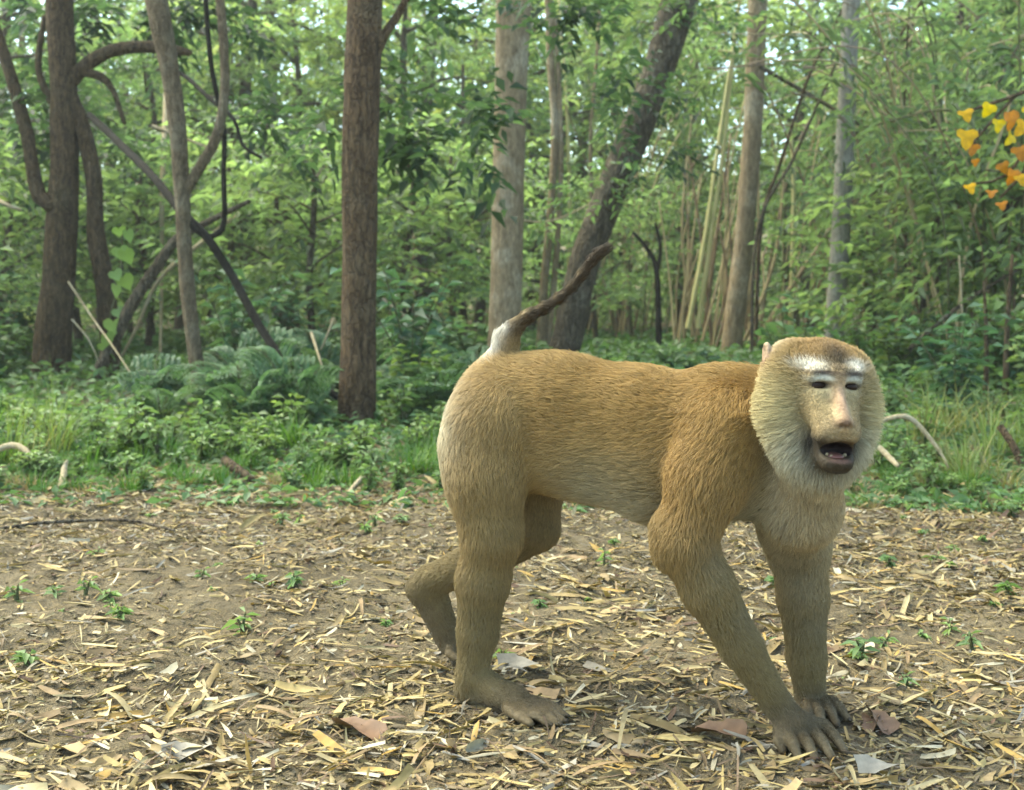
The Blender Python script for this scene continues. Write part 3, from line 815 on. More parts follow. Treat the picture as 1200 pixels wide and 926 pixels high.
for k, S_ in enumerate(spots):
    for i, (px, Y) in enumerate(S_):
        x = at(px, 400, Y)[0]
        o = PT[k] if i == 0 else copy_tree(PT[k])
        o.location = (x, Y, float(gz(x, Y)))
        tag(o, ('bright yellow-green understory tree', 'mid-green leafy understory tree', 'dark green leafy understory tree', 'fresh green leafy sapling')[k] + (' far off ' if k == 0 else ' ') + where(x, Y))
        s = RNG.uniform(0.8, 1.15)
        o.rotation_euler = (0, 0, RNG.uniform(0, 6.28)); o.scale = (s, s, s * RNG.uniform(0.9, 1.1))

# ------------------------------------------------------------------ the wood beyond, one mass
n = 46000
Y = RNG.uniform(17.5, 38, n); X = np.where(RNG.random(n) < 0.72, RNG.uniform(-0.6, 0.6, n), RNG.choice([-1, 1], n) * RNG.uniform(0.6, 1.15, n)) * Y
Z = RNG.random(n) ** 1.25 * np.clip(0.42 * Y + 1.0, 0, 12)
keep = fbm2(X * 1.0 + Y * 0.35, Z + Y * 0.2, 31, 3, 0.55) + 0.42 * (1 - Z / 9) > RNG.uniform(-0.25, 0.28, n)
cen = np.stack([X, Y, Z + gz(X, Y)], -1)[keep]
tone = fbm2(cen[:, 0], cen[:, 2] + cen[:, 1] * 0.3, 77, 3, 0.45)
bat = []
for lo, hi, base in ((-9, -0.06, (0.085, 0.155, 0.040)), (-0.06, 0.08, (0.14, 0.225, 0.050)), (0.08, 9, (0.19, 0.27, 0.055))):
    m = (tone >= lo) & (tone < hi)
    bat.append(sprigs(cen[m], RNG.normal(0, 1, (m.sum(), 3)), 8, 0.48, 0.17, 0.42, base, 0.3, 0.25, 0.3, 0.1, 0.5))
far = link('far_woodland', leaf_mesh('far_woodland', bat, LEAF))
tag(far, 'mass of sunlit green woodland foliage far beyond the clearing', 'woodland', kind='stuff')
S = []
for k in range(90):
    y = RNG.uniform(16, 34); x = RNG.uniform(-0.95, 0.95) * y; z = float(gz(x, y))
    h = RNG.uniform(5, 10); l = RNG.normal(0, 0.08) * h
    S.append(tube(*spline([(x, y, z - 0.1), (x + l * 0.4 + RNG.normal(0, 0.1), y, z + h * 0.5), (x + l, y, z + h)], np.array([1.0, 0.8, 0.3]) * RNG.uniform(0.03, 0.12), n=8), 7, 0.05, k))
V, F = merge_tubes(S)
fs = link('far_trunks', new_mesh('far_trunks', V, F, BARK_PALE), far)
fs['kind'] = 'stuff'
print('forest', round(time.time() - T0, 1))

# ------------------------------------------------------------------ undergrowth
def blades(n, L, Wd, spread, base, var=0.3, yellow=0.4, seg=3, bend=1.0):
    """grass blades from around the origin: arcs of narrow quads"""
    a = RNG.uniform(0, 6.28, n); r = spread * np.sqrt(RNG.random(n))
    b = np.stack([np.cos(a) * r, np.sin(a) * r, np.zeros(n)], -1)
    az = a + RNG.normal(0, 0.8, n); ln = L * RNG.uniform(0.5, 1.15, n); bd = bend * RNG.uniform(0.2, 1.1, n)
    t = np.linspace(0, 1, seg + 1)
    ang = 0.15 + bd[:, None] * t[None] * 1.3
    ds = ln[:, None] / seg
    hx = np.concatenate([np.zeros((n, 1)), np.cumsum(np.sin(ang[:, 1:]) * ds, 1)], 1); hz = np.concatenate([np.zeros((n, 1)), np.cumsum(np.cos(ang[:, 1:]) * ds, 1)], 1)
    cx, sx = np.cos(az)[:, None], np.sin(az)[:, None]
    C = b[:, None] + np.stack([hx * cx, hx * sx, hz], -1)
    S = np.stack([-sx, cx, 0 * cx], -1)
    w = Wd * (1 - t ** 2 * 0.95)[None, :, None] / 2 * RNG.uniform(0.7, 1.2, n)[:, None, None]
    V = np.stack([C - S * w, C + S * w], 2).reshape(n, -1, 3)
    i = np.arange(seg)[:, None] * 2
    f = np.concatenate([i, i + 1, i + 3, i + 2], 1)
    F = (f[None] + (np.arange(n) * V.shape[1])[:, None, None]).reshape(-1, 4)
    return V.reshape(-1, 3), F, np.repeat(tints(n, base, var, yellow), V.shape[1], 0)

def fern_proto(h, nf, base):
    """feathery plant: arching stalks with two rows of leaflets"""
    root = empty('feathery_plant')
    S, bat = [], []
    for k in range(nf):
        a = k * 2.4 + RNG.normal(0, 0.2); L = h * RNG.uniform(0.75, 1.2)
        d = np.array([math.cos(a), math.sin(a), 0])
        hz = RNG.uniform(0.35, 1.25); rc = RNG.uniform(0.5, 0.95)
        P = np.array([(0, 0, -0.02), d * 0.12 * L + [0, 0, 0.42 * L * hz], d * 0.5 * rc * L + [0, 0, 0.75 * L * hz], d * rc * L + [0, 0, (0.9 * hz - 0.15) * L]])
        Pp, Rr = spline(P, [0.004, 0.003, 0.002, 0.001], n=7)
        S.append(tube(Pp, Rr, 5))
        m = 15
        Q, _ = spline(P[1:], np.zeros(3), n=m // 2 + 1); Q = Q[:m]
        tg = nrm(np.gradient(Q, axis=0)); sd_ = nrm(np.cross(tg, [0, 0, 1.0]))
        ll = L * 0.30 * np.sin(np.linspace(0.5, 2.9, len(Q))) + 0.01
        for s in (-1, 1):
            # each pinna is itself a row of small leaflets
            for j in range(4):
                f = 0.15 + 0.25 * j
                pos = Q + (sd_ * s + tg * 0.35) * (ll * f)[:, None] - np.array([0, 0, 1]) * (ll * f * f * 0.35)[:, None]
                for s2 in (-1, 1):
                    bat.append(leaves(pos, sd_ * s * 0.5 + tg * s2 * 0.8 + tg * 0.25, ll * 0.42, ll * 0.15, tints(len(Q), base, 0.22, 0.1), np.array([0, 0, 1.0]) + RNG.normal(0, 0.2, (len(Q), 3)), 0.05, 0.15))
    V, F = merge_tubes(S)
    link('stalks', new_mesh('stalks', V, F, STEMG), root)
    link('foliage', leaf_mesh('foliage', bat, LEAF2), root)
    return root

def herb_proto(h, ns, L, wr, base, name='leafy_herb', yellow=0.2):
    root = empty(name)
    S, bat = [], []
    for k in range(ns):
        a = RNG.uniform(0, 6.28); hh = h * RNG.uniform(0.6, 1.2); ln = RNG.uniform(0.1, 0.5) * hh
        P = np.array([(0, 0, -0.02), (math.cos(a) * ln * 0.3, math.sin(a) * ln * 0.3, hh * 0.5), (math.cos(a) * ln, math.sin(a) * ln, hh)])
        Pp, Rr = spline(P, [0.004, 0.003, 0.0015], n=6)
        S.append(tube(Pp, Rr, 5))
        m = int(8 + hh * 20)
        Q, _ = spline(P, np.zeros(3), n=m // 2); Q = Q[2:]
        az = np.arange(len(Q)) * 2.4 + a
        d = np.stack([np.cos(az), np.sin(az), np.full(len(Q), 0.25)], -1) + RNG.normal(0, 0.2, (len(Q), 3))
        ll = L * RNG.uniform(0.6, 1.2, len(Q))
        bat.append(leaves(Q, d, ll, ll * wr, tints(len(Q), base, 0.3, yellow), np.array([0, 0, 1.0]) + RNG.normal(0, 0.35, (len(Q), 3)), 0.15, 0.3))
    V, F = merge_tubes(S)
    link('stems', new_mesh('stems', V, F, STEMG), root)
    link('foliage', leaf_mesh('foliage', bat, LEAF2), root)
    return root

def plant_out(protos, pts, label, cat, group, smin=0.75, smax=1.2, place=True):
    for i, (x, y) in enumerate(pts):
        o = protos[i] if i < len(protos) else copy_tree(protos[i % len(protos)])
        o.location = (x, y, float(gz(x, y)) - 0.005)
        s = RNG.uniform(smin, smax) * (float(np.clip((y - 2.3) / 2.2, 0.4, 1.0)) if place else 1.0)
        o.scale = (s, s, s * RNG.uniform(0.75, 1.2)); o.rotation_euler = (RNG.normal(0, 0.13), RNG.normal(0, 0.13), RNG.uniform(0, 6.28))
        tag(o, ('' if not place else 'small ' if s < smin + 0.22 * (smax - smin) else 'large ' if s > smin + 0.62 * (smax - smin) else '') + label + ((' well back ' if y > 7 else ' ') + where(x, y) if place else ''), cat, group)

def px_spots(lst): return [on_ground(px, py, 0.04)[:2] for px, py in lst]
def spread(n, x0, x1, y0, y1):
    """ground points inside a box of photo pixels (below the horizon)"""
    out = []
    while len(out) < n:
        q = on_ground(RNG.uniform(x0, x1), RNG.uniform(y0, y1), 0.04)
        if q[1] > edge_y(q[0]) + RNG.normal(0.08, 0.16) and not ((368 < 600 + FPX * q[0] / q[1] < 472 and 3.95 < q[1] < 5.5) or (204 < 600 + FPX * q[0] / q[1] < 268 and 4.4 < q[1] < 6.3)): out.append(q[:2])
    return out
FERN = (0.080, 0.170, 0.058); HERB = (0.125, 0.215, 0.042); HERB2 = (0.085, 0.170, 0.044)
plant_out([fern_proto(0.27, 9, FERN), fern_proto(0.30, 8, FERN), fern_proto(0.23, 10, (0.10, 0.195, 0.055))],
          spread(24, 262, 375, 458, 505) + spread(4, 150, 210, 478, 505) + spread(6, 480, 520, 475, 515) + spread(14, 450, 560, 440, 480),
          'blue-green feathery fern-like plant', 'fern', 'feathery plants under the trees', 0.45, 1.15)
plant_out([herb_proto(0.15, 9, 0.050, 0.5, HERB), herb_proto(0.12, 10, 0.045, 0.45, HERB2), herb_proto(0.19, 8, 0.055, 0.4, HERB)],
          spread(130, -20, 530, 488, 570) + spread(14, -260, -20, 500, 560) + spread(14, 1220, 1480, 490, 570) + spread(46, 990, 1230, 470, 595) + spread(14, 500, 900, 450, 520),
          'low leafy herb', 'herb', 'low herbs at the edge of the track', 0.6, 1.15)
plant_out([herb_proto(0.40, 12, 0.085, 0.5, HERB2, 'leafy_shrub'), herb_proto(0.34, 14, 0.075, 0.5, HERB, 'leafy_shrub'), herb_proto(0.5, 11, 0.09, 0.45, (0.055, 0.140, 0.060), 'leafy_shrub')],
          spread(22, 900, 1230, 410, 500) + spread(10, 250, 390, 420, 455) + spread(8, -60, 30, 430, 470) + spread(12, 450, 560, 425, 480),
          'leafy green shrub', 'shrub', 'leafy shrubs in the undergrowth', 0.7, 1.25)
plant_out([herb_proto(0.20, 12, 0.075, 0.5, HERB2, 'low_shrub'), herb_proto(0.16, 14, 0.065, 0.5, (0.07, 0.15, 0.06), 'low_shrub')],
          spread(26, 640, 900, 405, 445), 'low spreading blue-green shrub', 'shrub', 'low spreading shrubs between the trunks', 0.6, 1.0)
def grass_proto(n, L, base, yellow, name='grass_tuft', bend=1.0, w=0.006):
    V, F, C = blades(n, L, w, 0.06, base, 0.3, yellow, 4, bend)
    me = new_mesh(name, V, F, GRASSM, smooth=False); set_color(me, C)
    return link(name, me)
plant_out([grass_proto(60, 0.16, (0.070, 0.150, 0.026), 0.4), grass_proto(70, 0.13, (0.060, 0.140, 0.026), 0.3)],
          spread(84, -20, 560, 515, 572) + spread(14, -30, 110, 480, 540) + spread(16, 990, 1220, 540, 596), 'green grass tuft edging the track', 'grass tuft', 'green grass tufts along the track edge', 0.6, 1.2)
plant_out([grass_proto(40, 0.34, (0.15, 0.21, 0.06), 0.25, bend=0.9), grass_proto(36, 0.28, (0.21, 0.21, 0.075), 0.15, bend=0.8)],
          spread(5, -10, 70, 515, 545) + spread(18, 1080, 1215, 495, 560), 'tall yellowish grass tuft', 'grass tuft', 'tall yellowish grass tufts', 0.7, 1.1)
plant_out([grass_proto(44, 0.11, (0.27, 0.21, 0.10), 0.1, 'dry_grass_tuft'), grass_proto(40, 0.09, (0.21, 0.155, 0.08), 0.1, 'dry_grass_tuft')],
          spread(40, 990, 1230, 545, 612) + spread(16, -20, 540, 552, 572), 'withered straw-coloured grass tuft', 'grass tuft', 'withered grass tufts at the track edge', 0.6, 1.1)

# low green cover between the plants
n = 84000
Y = 3.2 + RNG.random(n) ** 2.0 * 12; X = np.where(RNG.random(n) < 0.76, RNG.uniform(-0.6, 0.6, n), RNG.choice([-1, 1], n) * RNG.uniform(0.6, 1.2, n)) * Y
k = Y > edge_y(X) + RNG.normal(0.02, 0.22, n)
X, Y = X[k], Y[k]
Z = gz(X, Y) + RNG.random(len(X)) ** 1.5 * np.clip((Y - edge_y(X)) * 0.05, 0.015, 0.16)
d = RNG.normal(0, 1, (len(X), 3)) * [1, 1, 0.35]
ll = RNG.uniform(0.03, 0.075, len(X)) * np.clip(Y / 5, 0.8, 1.8)
tone = fbm2(X, Y, 41, 3, 1.3)[:, None]
C = tints(len(X), (0.075, 0.160, 0.036), 0.35, 0.3) * (1 + 0.9 * tone)
b1 = leaves(np.stack([X, Y, Z], -1), d, ll, ll * 0.42, C, None, 0.15, 0.2)
gc = link('ground_cover', leaf_mesh('ground_cover', [b1], LEAF2))
tag(gc, 'tangled low green ground cover beneath the trees', 'ground cover', kind='stuff')

# tiny seedlings on the track
sp = [herb_proto(0.022, 3, 0.026, 0.45, (0.12, 0.22, 0.04), 'seedling'), herb_proto(0.03, 2, 0.03, 0.3, (0.12, 0.21, 0.05), 'seedling'), herb_proto(0.016, 4, 0.02, 0.5, (0.14, 0.25, 0.05), 'seedling')]
plant_out(sp, [on_ground(x, y)[:2] for x, y in ((332, 606), (350, 612), (322, 600), (60, 690), (20, 705), (110, 690), (128, 700), (235, 680), (318, 690), (300, 684), (285, 740), (600, 722), (592, 668), (440, 616), (430, 624), (470, 610), (330, 612), (688, 700), (632, 712), (1010, 770), (905, 752), (908, 690), (1000, 598), (1060, 610), (1040, 660), (1095, 660), (1150, 640), (1180, 700), (1065, 810), (988, 790), (30, 780), (400, 690), (690, 612), (720, 640), (1140, 760), (250, 700), (480, 585), (410, 575), (505, 620))] + [on_ground(RNG.uniform(0, 1200), RNG.uniform(585, 780))[:2] for _ in range(34)],
          'tiny bright green seedling sprouting through the leaf litter', 'seedling', 'seedlings on the track', 0.5, 1.1, False)

# ------------------------------------------------------------------ dead branches and scraps on the ground
def fallen(name, label, pts, mat, rough=0.1):
    P = np.array([at(x, y, Y) if z is None else on_ground(x, y, z) for x, y, Y, z, w in pts])
    R = np.array([w * 0.5 * P[i][1] / FPX for i, (x, y, Y, z, w) in enumerate(pts)])
    V, F = merge_tubes([tube(*spline(P, R, step=0.02), 9, rough, int(pts[0][0]))])
    tag(link(name, new_mesh(name, V, F, mat)), label, 'branch')
fallen('fallen_branch', 'pale bent fallen branch arching out of the herbs', [(1015, 497, 3.75, None, 5), (1040, 491, 3.75, None, 5.5), (1060, 488, 3.75, None, 6), (1078, 500, 3.75, None, 6), (1104, 533, 3.72, None, 4.5), (1112, 548, 3.7, None, 3)], TWIG)
fallen('fallen_branch', 'short pale split stick lying in the herbs', [(1030, 524, 3.7, None, 7), (1042, 536, 3.66, None, 7), (1052, 546, 3.6, None, 5)], TWIG)
fallen('fallen_branch', 'dark rotten stick leaning in the herbs', [(1172, 500, 3.9, None, 9), (1186, 520, 3.85, None, 9), (1198, 545, 3.8, None, 8)], BARK_DARK)
fallen('fallen_branch', 'thin brown twig lying across the bare track', [(-20, 622, 0, 0.006, 4), (60, 612, 0, 0.008, 4), (150, 610, 0, 0.008, 4), (205, 622, 0, 0.006, 3)], BARK_GREYBROWN)
fallen('fallen_branch', 'curled pale dead branch at the foot of the tall grass', [(-10, 530, 3.75, None, 8), (14, 522, 3.75, None, 8), (32, 530, 3.72, None, 7), (34, 548, 3.68, None, 6), (22, 568, 3.62, None, 5)], TWIG)
fallen('fallen_branch', 'short dark broken stick at the track edge', [(264, 540, 3.72, None, 12), (278, 550, 3.65, None, 12), (296, 562, 3.58, None, 7)], BARK_DARK)
fallen('fallen_branch', 'pale curved stick at the track edge below the brown trunk', [(408, 578, 0, 0.005, 5), (424, 560, 3.55, None, 6), (432, 556, 3.55, None, 5)], TWIG)
fallen('fallen_branch', 'short upright pale chip stuck at the track edge', [(72, 572, 0, 0.0, 9), (76, 548, 3.6, None, 7), (79, 540, 3.6, None, 3)], TWIG)
print('undergrowth', round(time.time() - T0, 1))
# ------------------------------------------------------------------ the macaque
pixel_at = at
def build_macaque():
    MM = 0.001
    NEAR = 0.972        # distances read off the paws' contact with the ground
    at = lambda px, py, Y: pixel_at(px, py, Y * NEAR)
    prims = []          # dicts: type, geometry, colour, flow, hair length
    groups = []

    class Grp:
        def __init__(self, k): self.k = k; self.items = []; groups.append(self)
        def cone(self, a, ra, b, rb, k, c, hl, flow=None, carve=False):
            a = np.asarray(a, float); b = np.asarray(b, float)
            f = nrm(b - a) if flow is None else nrm(flow)
            p = dict(t='c', a=a, ra=ra, b=b, rb=rb, k=k, c=np.array(c), hl=hl, f=f, carve=carve)
            self.items.append(p)
            if not carve: prims.append(p)
        def ell(self, o, ax, r, k, c, hl, flow, carve=False):
            p = dict(t='e', o=np.asarray(o, float), ax=np.asarray(ax, float), r=np.asarray(r, float), k=k, c=np.array(c), hl=hl, f=nrm(flow), carve=carve)
            self.items.append(p)
            if not carve: prims.append(p)
        def chain(self, pts, k, c, hl):
            """pts: (px, py, Y, radius in photo pixels)"""
            q = [(at(x, y, Y), r * Y * NEAR / FPX) for x, y, Y, r in pts]
            cs = c if isinstance(c, list) else [c] * (len(q) - 1)
            hs = hl if isinstance(hl, list) else [hl] * (len(q) - 1)
            for i in range(len(q) - 1):
                self.cone(q[i][0], q[i][1], q[i + 1][0], q[i + 1][1], k, cs[i], hs[i])

    def dist(p, X):
        if p['t'] == 'c':
            ba = p['b'] - p['a']
            t = np.clip(((X - p['a']) @ ba) / (ba @ ba), 0, 1)
            return np.linalg.norm(X - (p['a'] + t[..., None] * ba), axis=-1) - (p['ra'] + t * (p['rb'] - p['ra']))
        q = (X - p['o']) @ p['ax'].T
        k0 = np.linalg.norm(q / p['r'], axis=-1)
        k1 = np.linalg.norm(q / p['r'] ** 2, axis=-1) + 1e-9
        return k0 * (k0 - 1.0) / k1

    # colours (linear base colours of the fur and skin)
    GOLD = (0.315, 0.192, 0.060); GOLD2 = (0.335, 0.215, 0.076); RUST = (0.285, 0.170, 0.054)
    OLIVE = (0.265, 0.180, 0.070); LIMB = (0.205, 0.150, 0.064); PALE = (0.42, 0.33, 0.19)
    RUFF = (0.46, 0.375, 0.180); GREY = (0.34, 0.285, 0.165); DARK = (0.045, 0.029, 0.014)
    HANDC = (0.115, 0.085, 0.046); WHITE = (0.62, 0.56, 0.44)

    # --- torso
    T = Grp(0.03)
    T.chain([(846, 492, 1.60, 52), (745, 490, 1.67, 50), (655, 482, 1.72, 56), (592, 466, 1.76, 51)], 0.05, [GOLD, GOLD, GOLD2], 0.016)
    T.chain([(880, 548, 1.585, 56), (770, 553, 1.65, 48), (690, 528, 1.70, 46), (612, 520, 1.75, 46)], 0.05, [OLIVE, OLIVE, GOLD2], 0.018)
    T.chain([(905, 476, 1.575, 40), (850, 486, 1.60, 50)], 0.04, GOLD, 0.02)
    # throat and chest mane
    T.chain([(955, 545, 1.48, 33), (940, 595, 1.55, 37), (933, 622, 1.62, 33)], 0.03, PALE, 0.016)
    T.chain([(940, 510, 1.56, 40), (885, 540, 1.59, 48)], 0.03, GREY, 0.02)
    # buttocks
    T.chain([(576, 484, 1.70, 40), (556, 522, 1.71, 36)], 0.04, GOLD2, 0.014)
    # --- near foreleg
    A = Grp(0.026)
    A.chain([(854, 502, 1.55, 48), (829, 560, 1.535, 42), (803, 630, 1.52, 32)], 0.02, [GOLD, RUST], 0.014)
    A.chain([(803, 636, 1.52, 31.5), (830, 690, 1.525, 28.5), (868, 757, 1.535, 22), (910, 824, 1.545, 16.5)], 0.012, [OLIVE, LIMB, LIMB], [0.012, 0.010, 0.008])
    A.chain([(790, 622, 1.53, 26), (784, 650, 1.525, 17)], 0.015, OLIVE, 0.010)
    # --- far foreleg
    B = Grp(0.03)
    B.chain([(925, 570, 1.64, 44), (935, 640, 1.66, 34)], 0.02, GREY, 0.014)
    B.chain([(936, 640, 1.66, 31), (941, 700, 1.665, 26.5), (945, 770, 1.67, 20), (950, 818, 1.67, 16.5)], 0.012, [OLIVE, LIMB, LIMB], [0.011, 0.009, 0.008])
    # --- near hind leg
    C = Grp(0.032)
    C.chain([(574, 504, 1.70, 47), (569, 560, 1.69, 43), (576, 628, 1.68, 33)], 0.02, [GOLD2, OLIVE], 0.014)
    C.chain([(578, 622, 1.68, 29), (566, 680, 1.69, 29), (560, 740, 1.70, 21.5), (553, 792, 1.705, 16.5)], 0.012, [OLIVE, LIMB, LIMB], [0.011, 0.010, 0.008])
    # --- far hind leg
    D = Grp(0.03)
    D.chain([(605, 500, 1.82, 46), (622, 560, 1.81, 36), (630, 618, 1.80, 24)], 0.02, OLIVE, 0.012)
    D.chain([(628, 620, 1.80, 24), (565, 655, 1.84, 24), (508, 680, 1.87, 17)], 0.012, LIMB, 0.009)
    # --- tail
    E_ = Grp(0.012)
    E_.chain([(588, 432, 1.755, 24), (593, 404, 1.752, 13), (600, 387, 1.75, 9), (618, 371, 1.75, 6.4), (638, 361, 1.75, 5.2), (655, 350, 1.75, 4.8), (670, 337, 1.75, 4.8), (682, 322, 1.75, 4.8), (691, 308, 1.75, 4.8), (700, 298, 1.75, 4.8), (711, 291, 1.75, 4.6)],
             0.008, [GOLD2, (0.13, 0.085, 0.038)] + [DARK] * 8, [0.0065] * 9 + [0.011])

    # --- hands and feet: a palm or sole, four digits and a thumb or big toe
    nails = []
    def paw(G, wrist, palm, knuckles, tips, rk, rt, thumb, colr, palm_r):
        G.cone(wrist, palm_r * 1.02, palm, palm_r, 0.010, colr, 0.008)
        for kx in knuckles:
            G.cone(palm + (wrist - palm) * 0.3, palm_r * 0.72, kx, rk * 1.02, 0.005, colr, 0.006)
        for kx, tp in zip(knuckles, tips):
            mid = (kx + tp) / 2 + np.array([0, 0, 0.0045])
            G.cone(kx, rk, mid, rk * 0.93, 0.0025, colr, 0.0035)
            G.cone(mid, rk * 0.93, tp, rt, 0.002, colr, 0.0)
            nails.append((mid, tp, rt))
        if thumb is not None:
            G.cone(thumb[0], rk * 1.25, thumb[1], rk * 1.0, 0.006, colr, 0.0)
            G.cone(thumb[1], rk * 1.0, thumb[2], rt, 0.002, colr, 0.0)
    H1 = Grp(0.008)
    wr = at(911, 826, 1.545)
    pm = at(932, 846, 1.530)
    kn = [at(922, 862, 1.515), at(937, 861, 1.520), at(952, 858, 1.528), at(965, 851, 1.542)]
    tp = [at(936, 894, 1.480), at(956, 897, 1.474), at(975, 895, 1.480), at(990, 885, 1.500)]
    for t in tp: t[2] = 0.0075
    for t in kn: t[2] = max(t[2], 0.020)
    paw(H1, wr, pm, kn, tp, 0.0082, 0.0058, (at(915, 845, 1.535), at(913, 868, 1.515), at(918, 880, 1.505)), HANDC, 0.0165)
    H2 = Grp(0.008)
    wr = at(950, 818, 1.67); pm = at(954, 832, 1.655)
    kn = [at(944, 841, 1.64), at(955, 842, 1.64), at(966, 841, 1.645), at(974, 837, 1.655)]
    tp = [at(948, 858, 1.60), at(964, 860, 1.595), at(980, 858, 1.60), at(993, 850, 1.62)]
    for t in tp: t[2] = 0.0075
    for t in kn: t[2] = max(t[2], 0.02)
    paw(H2, wr, pm, kn, tp, 0.0080, 0.0056, None, HANDC, 0.0155)
    F1 = Grp(0.010)
    heel = at(549, 806, 1.712); heel[2] = 0.019
    ank = at(554, 790, 1.705)
    ball = at(604, 826, 1.668); ball[2] = 0.018
    F1.cone(ank, 0.0185, heel, 0.018, 0.01, LIMB, 0.006)
    F1.cone(heel, 0.0185, ball, 0.0165, 0.010, HANDC, 0.004)
    F1.cone(ank, 0.018, ball, 0.0155, 0.012, LIMB, 0.006)
    kn = [at(617, 838, 1.63), at(624, 836, 1.642), at(629, 833, 1.655), at(632, 829, 1.668)]
    tp = [at(643, 852, 1.60), at(654, 851, 1.603), at(660, 847, 1.615), at(662, 842, 1.635)]
    for t in kn: t[2] = 0.0135
    for t in tp: t[2] = 0.007
    big = [at(596, 834, 1.645), at(612, 846, 1.615), at(622, 852, 1.60)]
    for t, z in zip(big, (0.013, 0.010, 0.008)): t[2] = z
    paw(F1, heel * 0.3 + ball * 0.7, ball, kn, tp, 0.0078, 0.0056, big, HANDC, 0.0155)
    F2 = Grp(0.010)
    an = at(504, 681, 1.87); he = at(492, 690, 1.872); bl = at(528, 752, 1.868)
    F2.cone(an, 0.022, he, 0.020, 0.01, LIMB, 0.006)
    F2.cone(he, 0.020, bl, 0.018, 0.01, HANDC, 0.004)
    F2.cone(an, 0.021, bl, 0.016, 0.012, LIMB, 0.006)
    kn = [at(534, 762, 1.85), at(540, 762, 1.862), at(544, 761, 1.875), at(546, 759, 1.888)]
    tp = [k_ + np.array([0.034, -0.018, 0]) for k_ in kn]
    for t in kn: t[2] = 0.017
    for t in tp: t[2] = 0.0075
    paw(F2, he * 0.25 + bl * 0.75, bl, kn, tp, 0.0075, 0.0056, (bl, bl + np.array([-0.0, -0.03, -0.01]), bl + np.array([0.015, -0.042, -0.016])), HANDC, 0.0145)

    # --- head, in its own frame: a = to the animal's left (picture right), b = up, c = forward
    HC = at(961, 464, 1.47)
    V = nrm(np.array([0, 0, CAM_H]) - HC)
    R0 = nrm(np.cross([0, 0, 1.0], V))
    U0 = np.cross(V, R0)
    yaw, roll, pit = math.radians(23), math.radians(-1.5), math.radians(2)
    fwd = math.cos(yaw) * V + math.sin(yaw) * R0
    rt_ = math.cos(yaw) * R0 - math.sin(yaw) * V
    up = U0
    rt2 = math.cos(roll) * rt_ + math.sin(roll) * up; up = math.cos(roll) * up - math.sin(roll) * rt_; rt_ = rt2
    f2 = math.cos(pit) * fwd - math.sin(pit) * up; up = math.cos(pit) * up + math.sin(pit) * fwd; fwd = f2
    AX = np.array([rt_, up, fwd])
    L = lambda a, b, c: HC + (np.array([a, b, c]) * MM) @ AX
    H = Grp(0.022)
    SK = (0.28, 0.205, 0.105)
    H.ell(L(0, 19, -4), AX, np.array([50, 50, 54]) * MM, 0.02, OLIVE, 0.010, -fwd)
    # cheek ruff: one broad pad each side, meeting under the chin
    for s in (-1, 1):
        H.ell(L(39 * s, -14, -8), AX, np.array([35, 49, 33]) * MM, 0.02, RUFF, 0.020, s * 0.8 * rt_ - 0.45 * up - 0.5 * fwd)
        H.ell(L(27 * s + 5, -58, -6), AX, np.array([32, 36, 32]) * MM, 0.02, (0.47, 0.43, 0.30), 0.020, s * 0.5 * rt_ - 0.9 * up - 0.4 * fwd)
    H.ell(L(5, -76, -2), AX, np.array([38, 32, 34]) * MM, 0.02, (0.44, 0.39, 0.26), 0.016, -up - 0.3 * fwd)
    # face: brow, cheekbones, muzzle, jaw
    H.cone(L(-25, 27, 42), 0.0085, L(0, 25, 49), 0.0085, 0.010, SK, 0.0)
    H.cone(L(0, 25, 49), 0.0085, L(25, 27, 42), 0.0085, 0.010, SK, 0.0)
    for s in (-1, 1):
        H.ell(L(38 * s, 34 if s < 0 else 24, -14), AX, np.array([28, 30 if s < 0 else 34, 31]) * MM, 0.02, (0.33, 0.235, 0.09), 0.012, s * 0.8 * rt_ + 0.4 * up - 0.6 * fwd)
    for s in (-1, 1):
        H.ell(L(17 * s, -12, 37), AX, np.array([15, 22, 15]) * MM, 0.012, SK, 0.0, -up)
    H.ell(L(0, 0, 30), AX, np.array([29, 33, 22]) * MM, 0.012, SK, 0.0, -up)
    H.cone(L(0, 18, 47), 0.0052, L(0, -25, 74), 0.0070, 0.008, SK, 0.0)      # nose bridge
    H.ell(L(0, -29, 77), AX, np.array([9.5, 5.5, 6]) * MM, 0.006, (0.30, 0.17, 0.10), 0.0, -up)
    H.cone(L(-12, -43, 60), 0.0150, L(12, -43, 60), 0.0150, 0.014, SK, 0.0)  # upper lip
    H.cone(L(-9, -27, 49), 0.0165, L(9, -27, 49), 0.0165, 0.016, SK, 0.0)
    H.cone(L(-15, -49, 42), 0.0085, L(-3, -77, 55), 0.0105, 0.010, (0.045, 0.034, 0.023), 0.0)  # lower jaw, open
    H.cone(L(21, -49, 42), 0.0085, L(9, -77, 55), 0.0105, 0.010, (0.045, 0.034, 0.023), 0.0)
    H.cone(L(-6, -78, 54), 0.0105, L(12, -78, 54), 0.0115, 0.008, (0.045, 0.034, 0.023), 0.0)
    H.ell(L(3, -68, 40), AX, np.array([22, 20, 16]) * MM, 0.01, (0.045, 0.034, 0.023), 0.0, -up)
    # open mouth, eye slits, nostrils
    H.ell(L(3, -63, 66), AX, np.array([23.5, 10.8, 28]) * MM, 0.004, DARK, 0, up, carve=True)
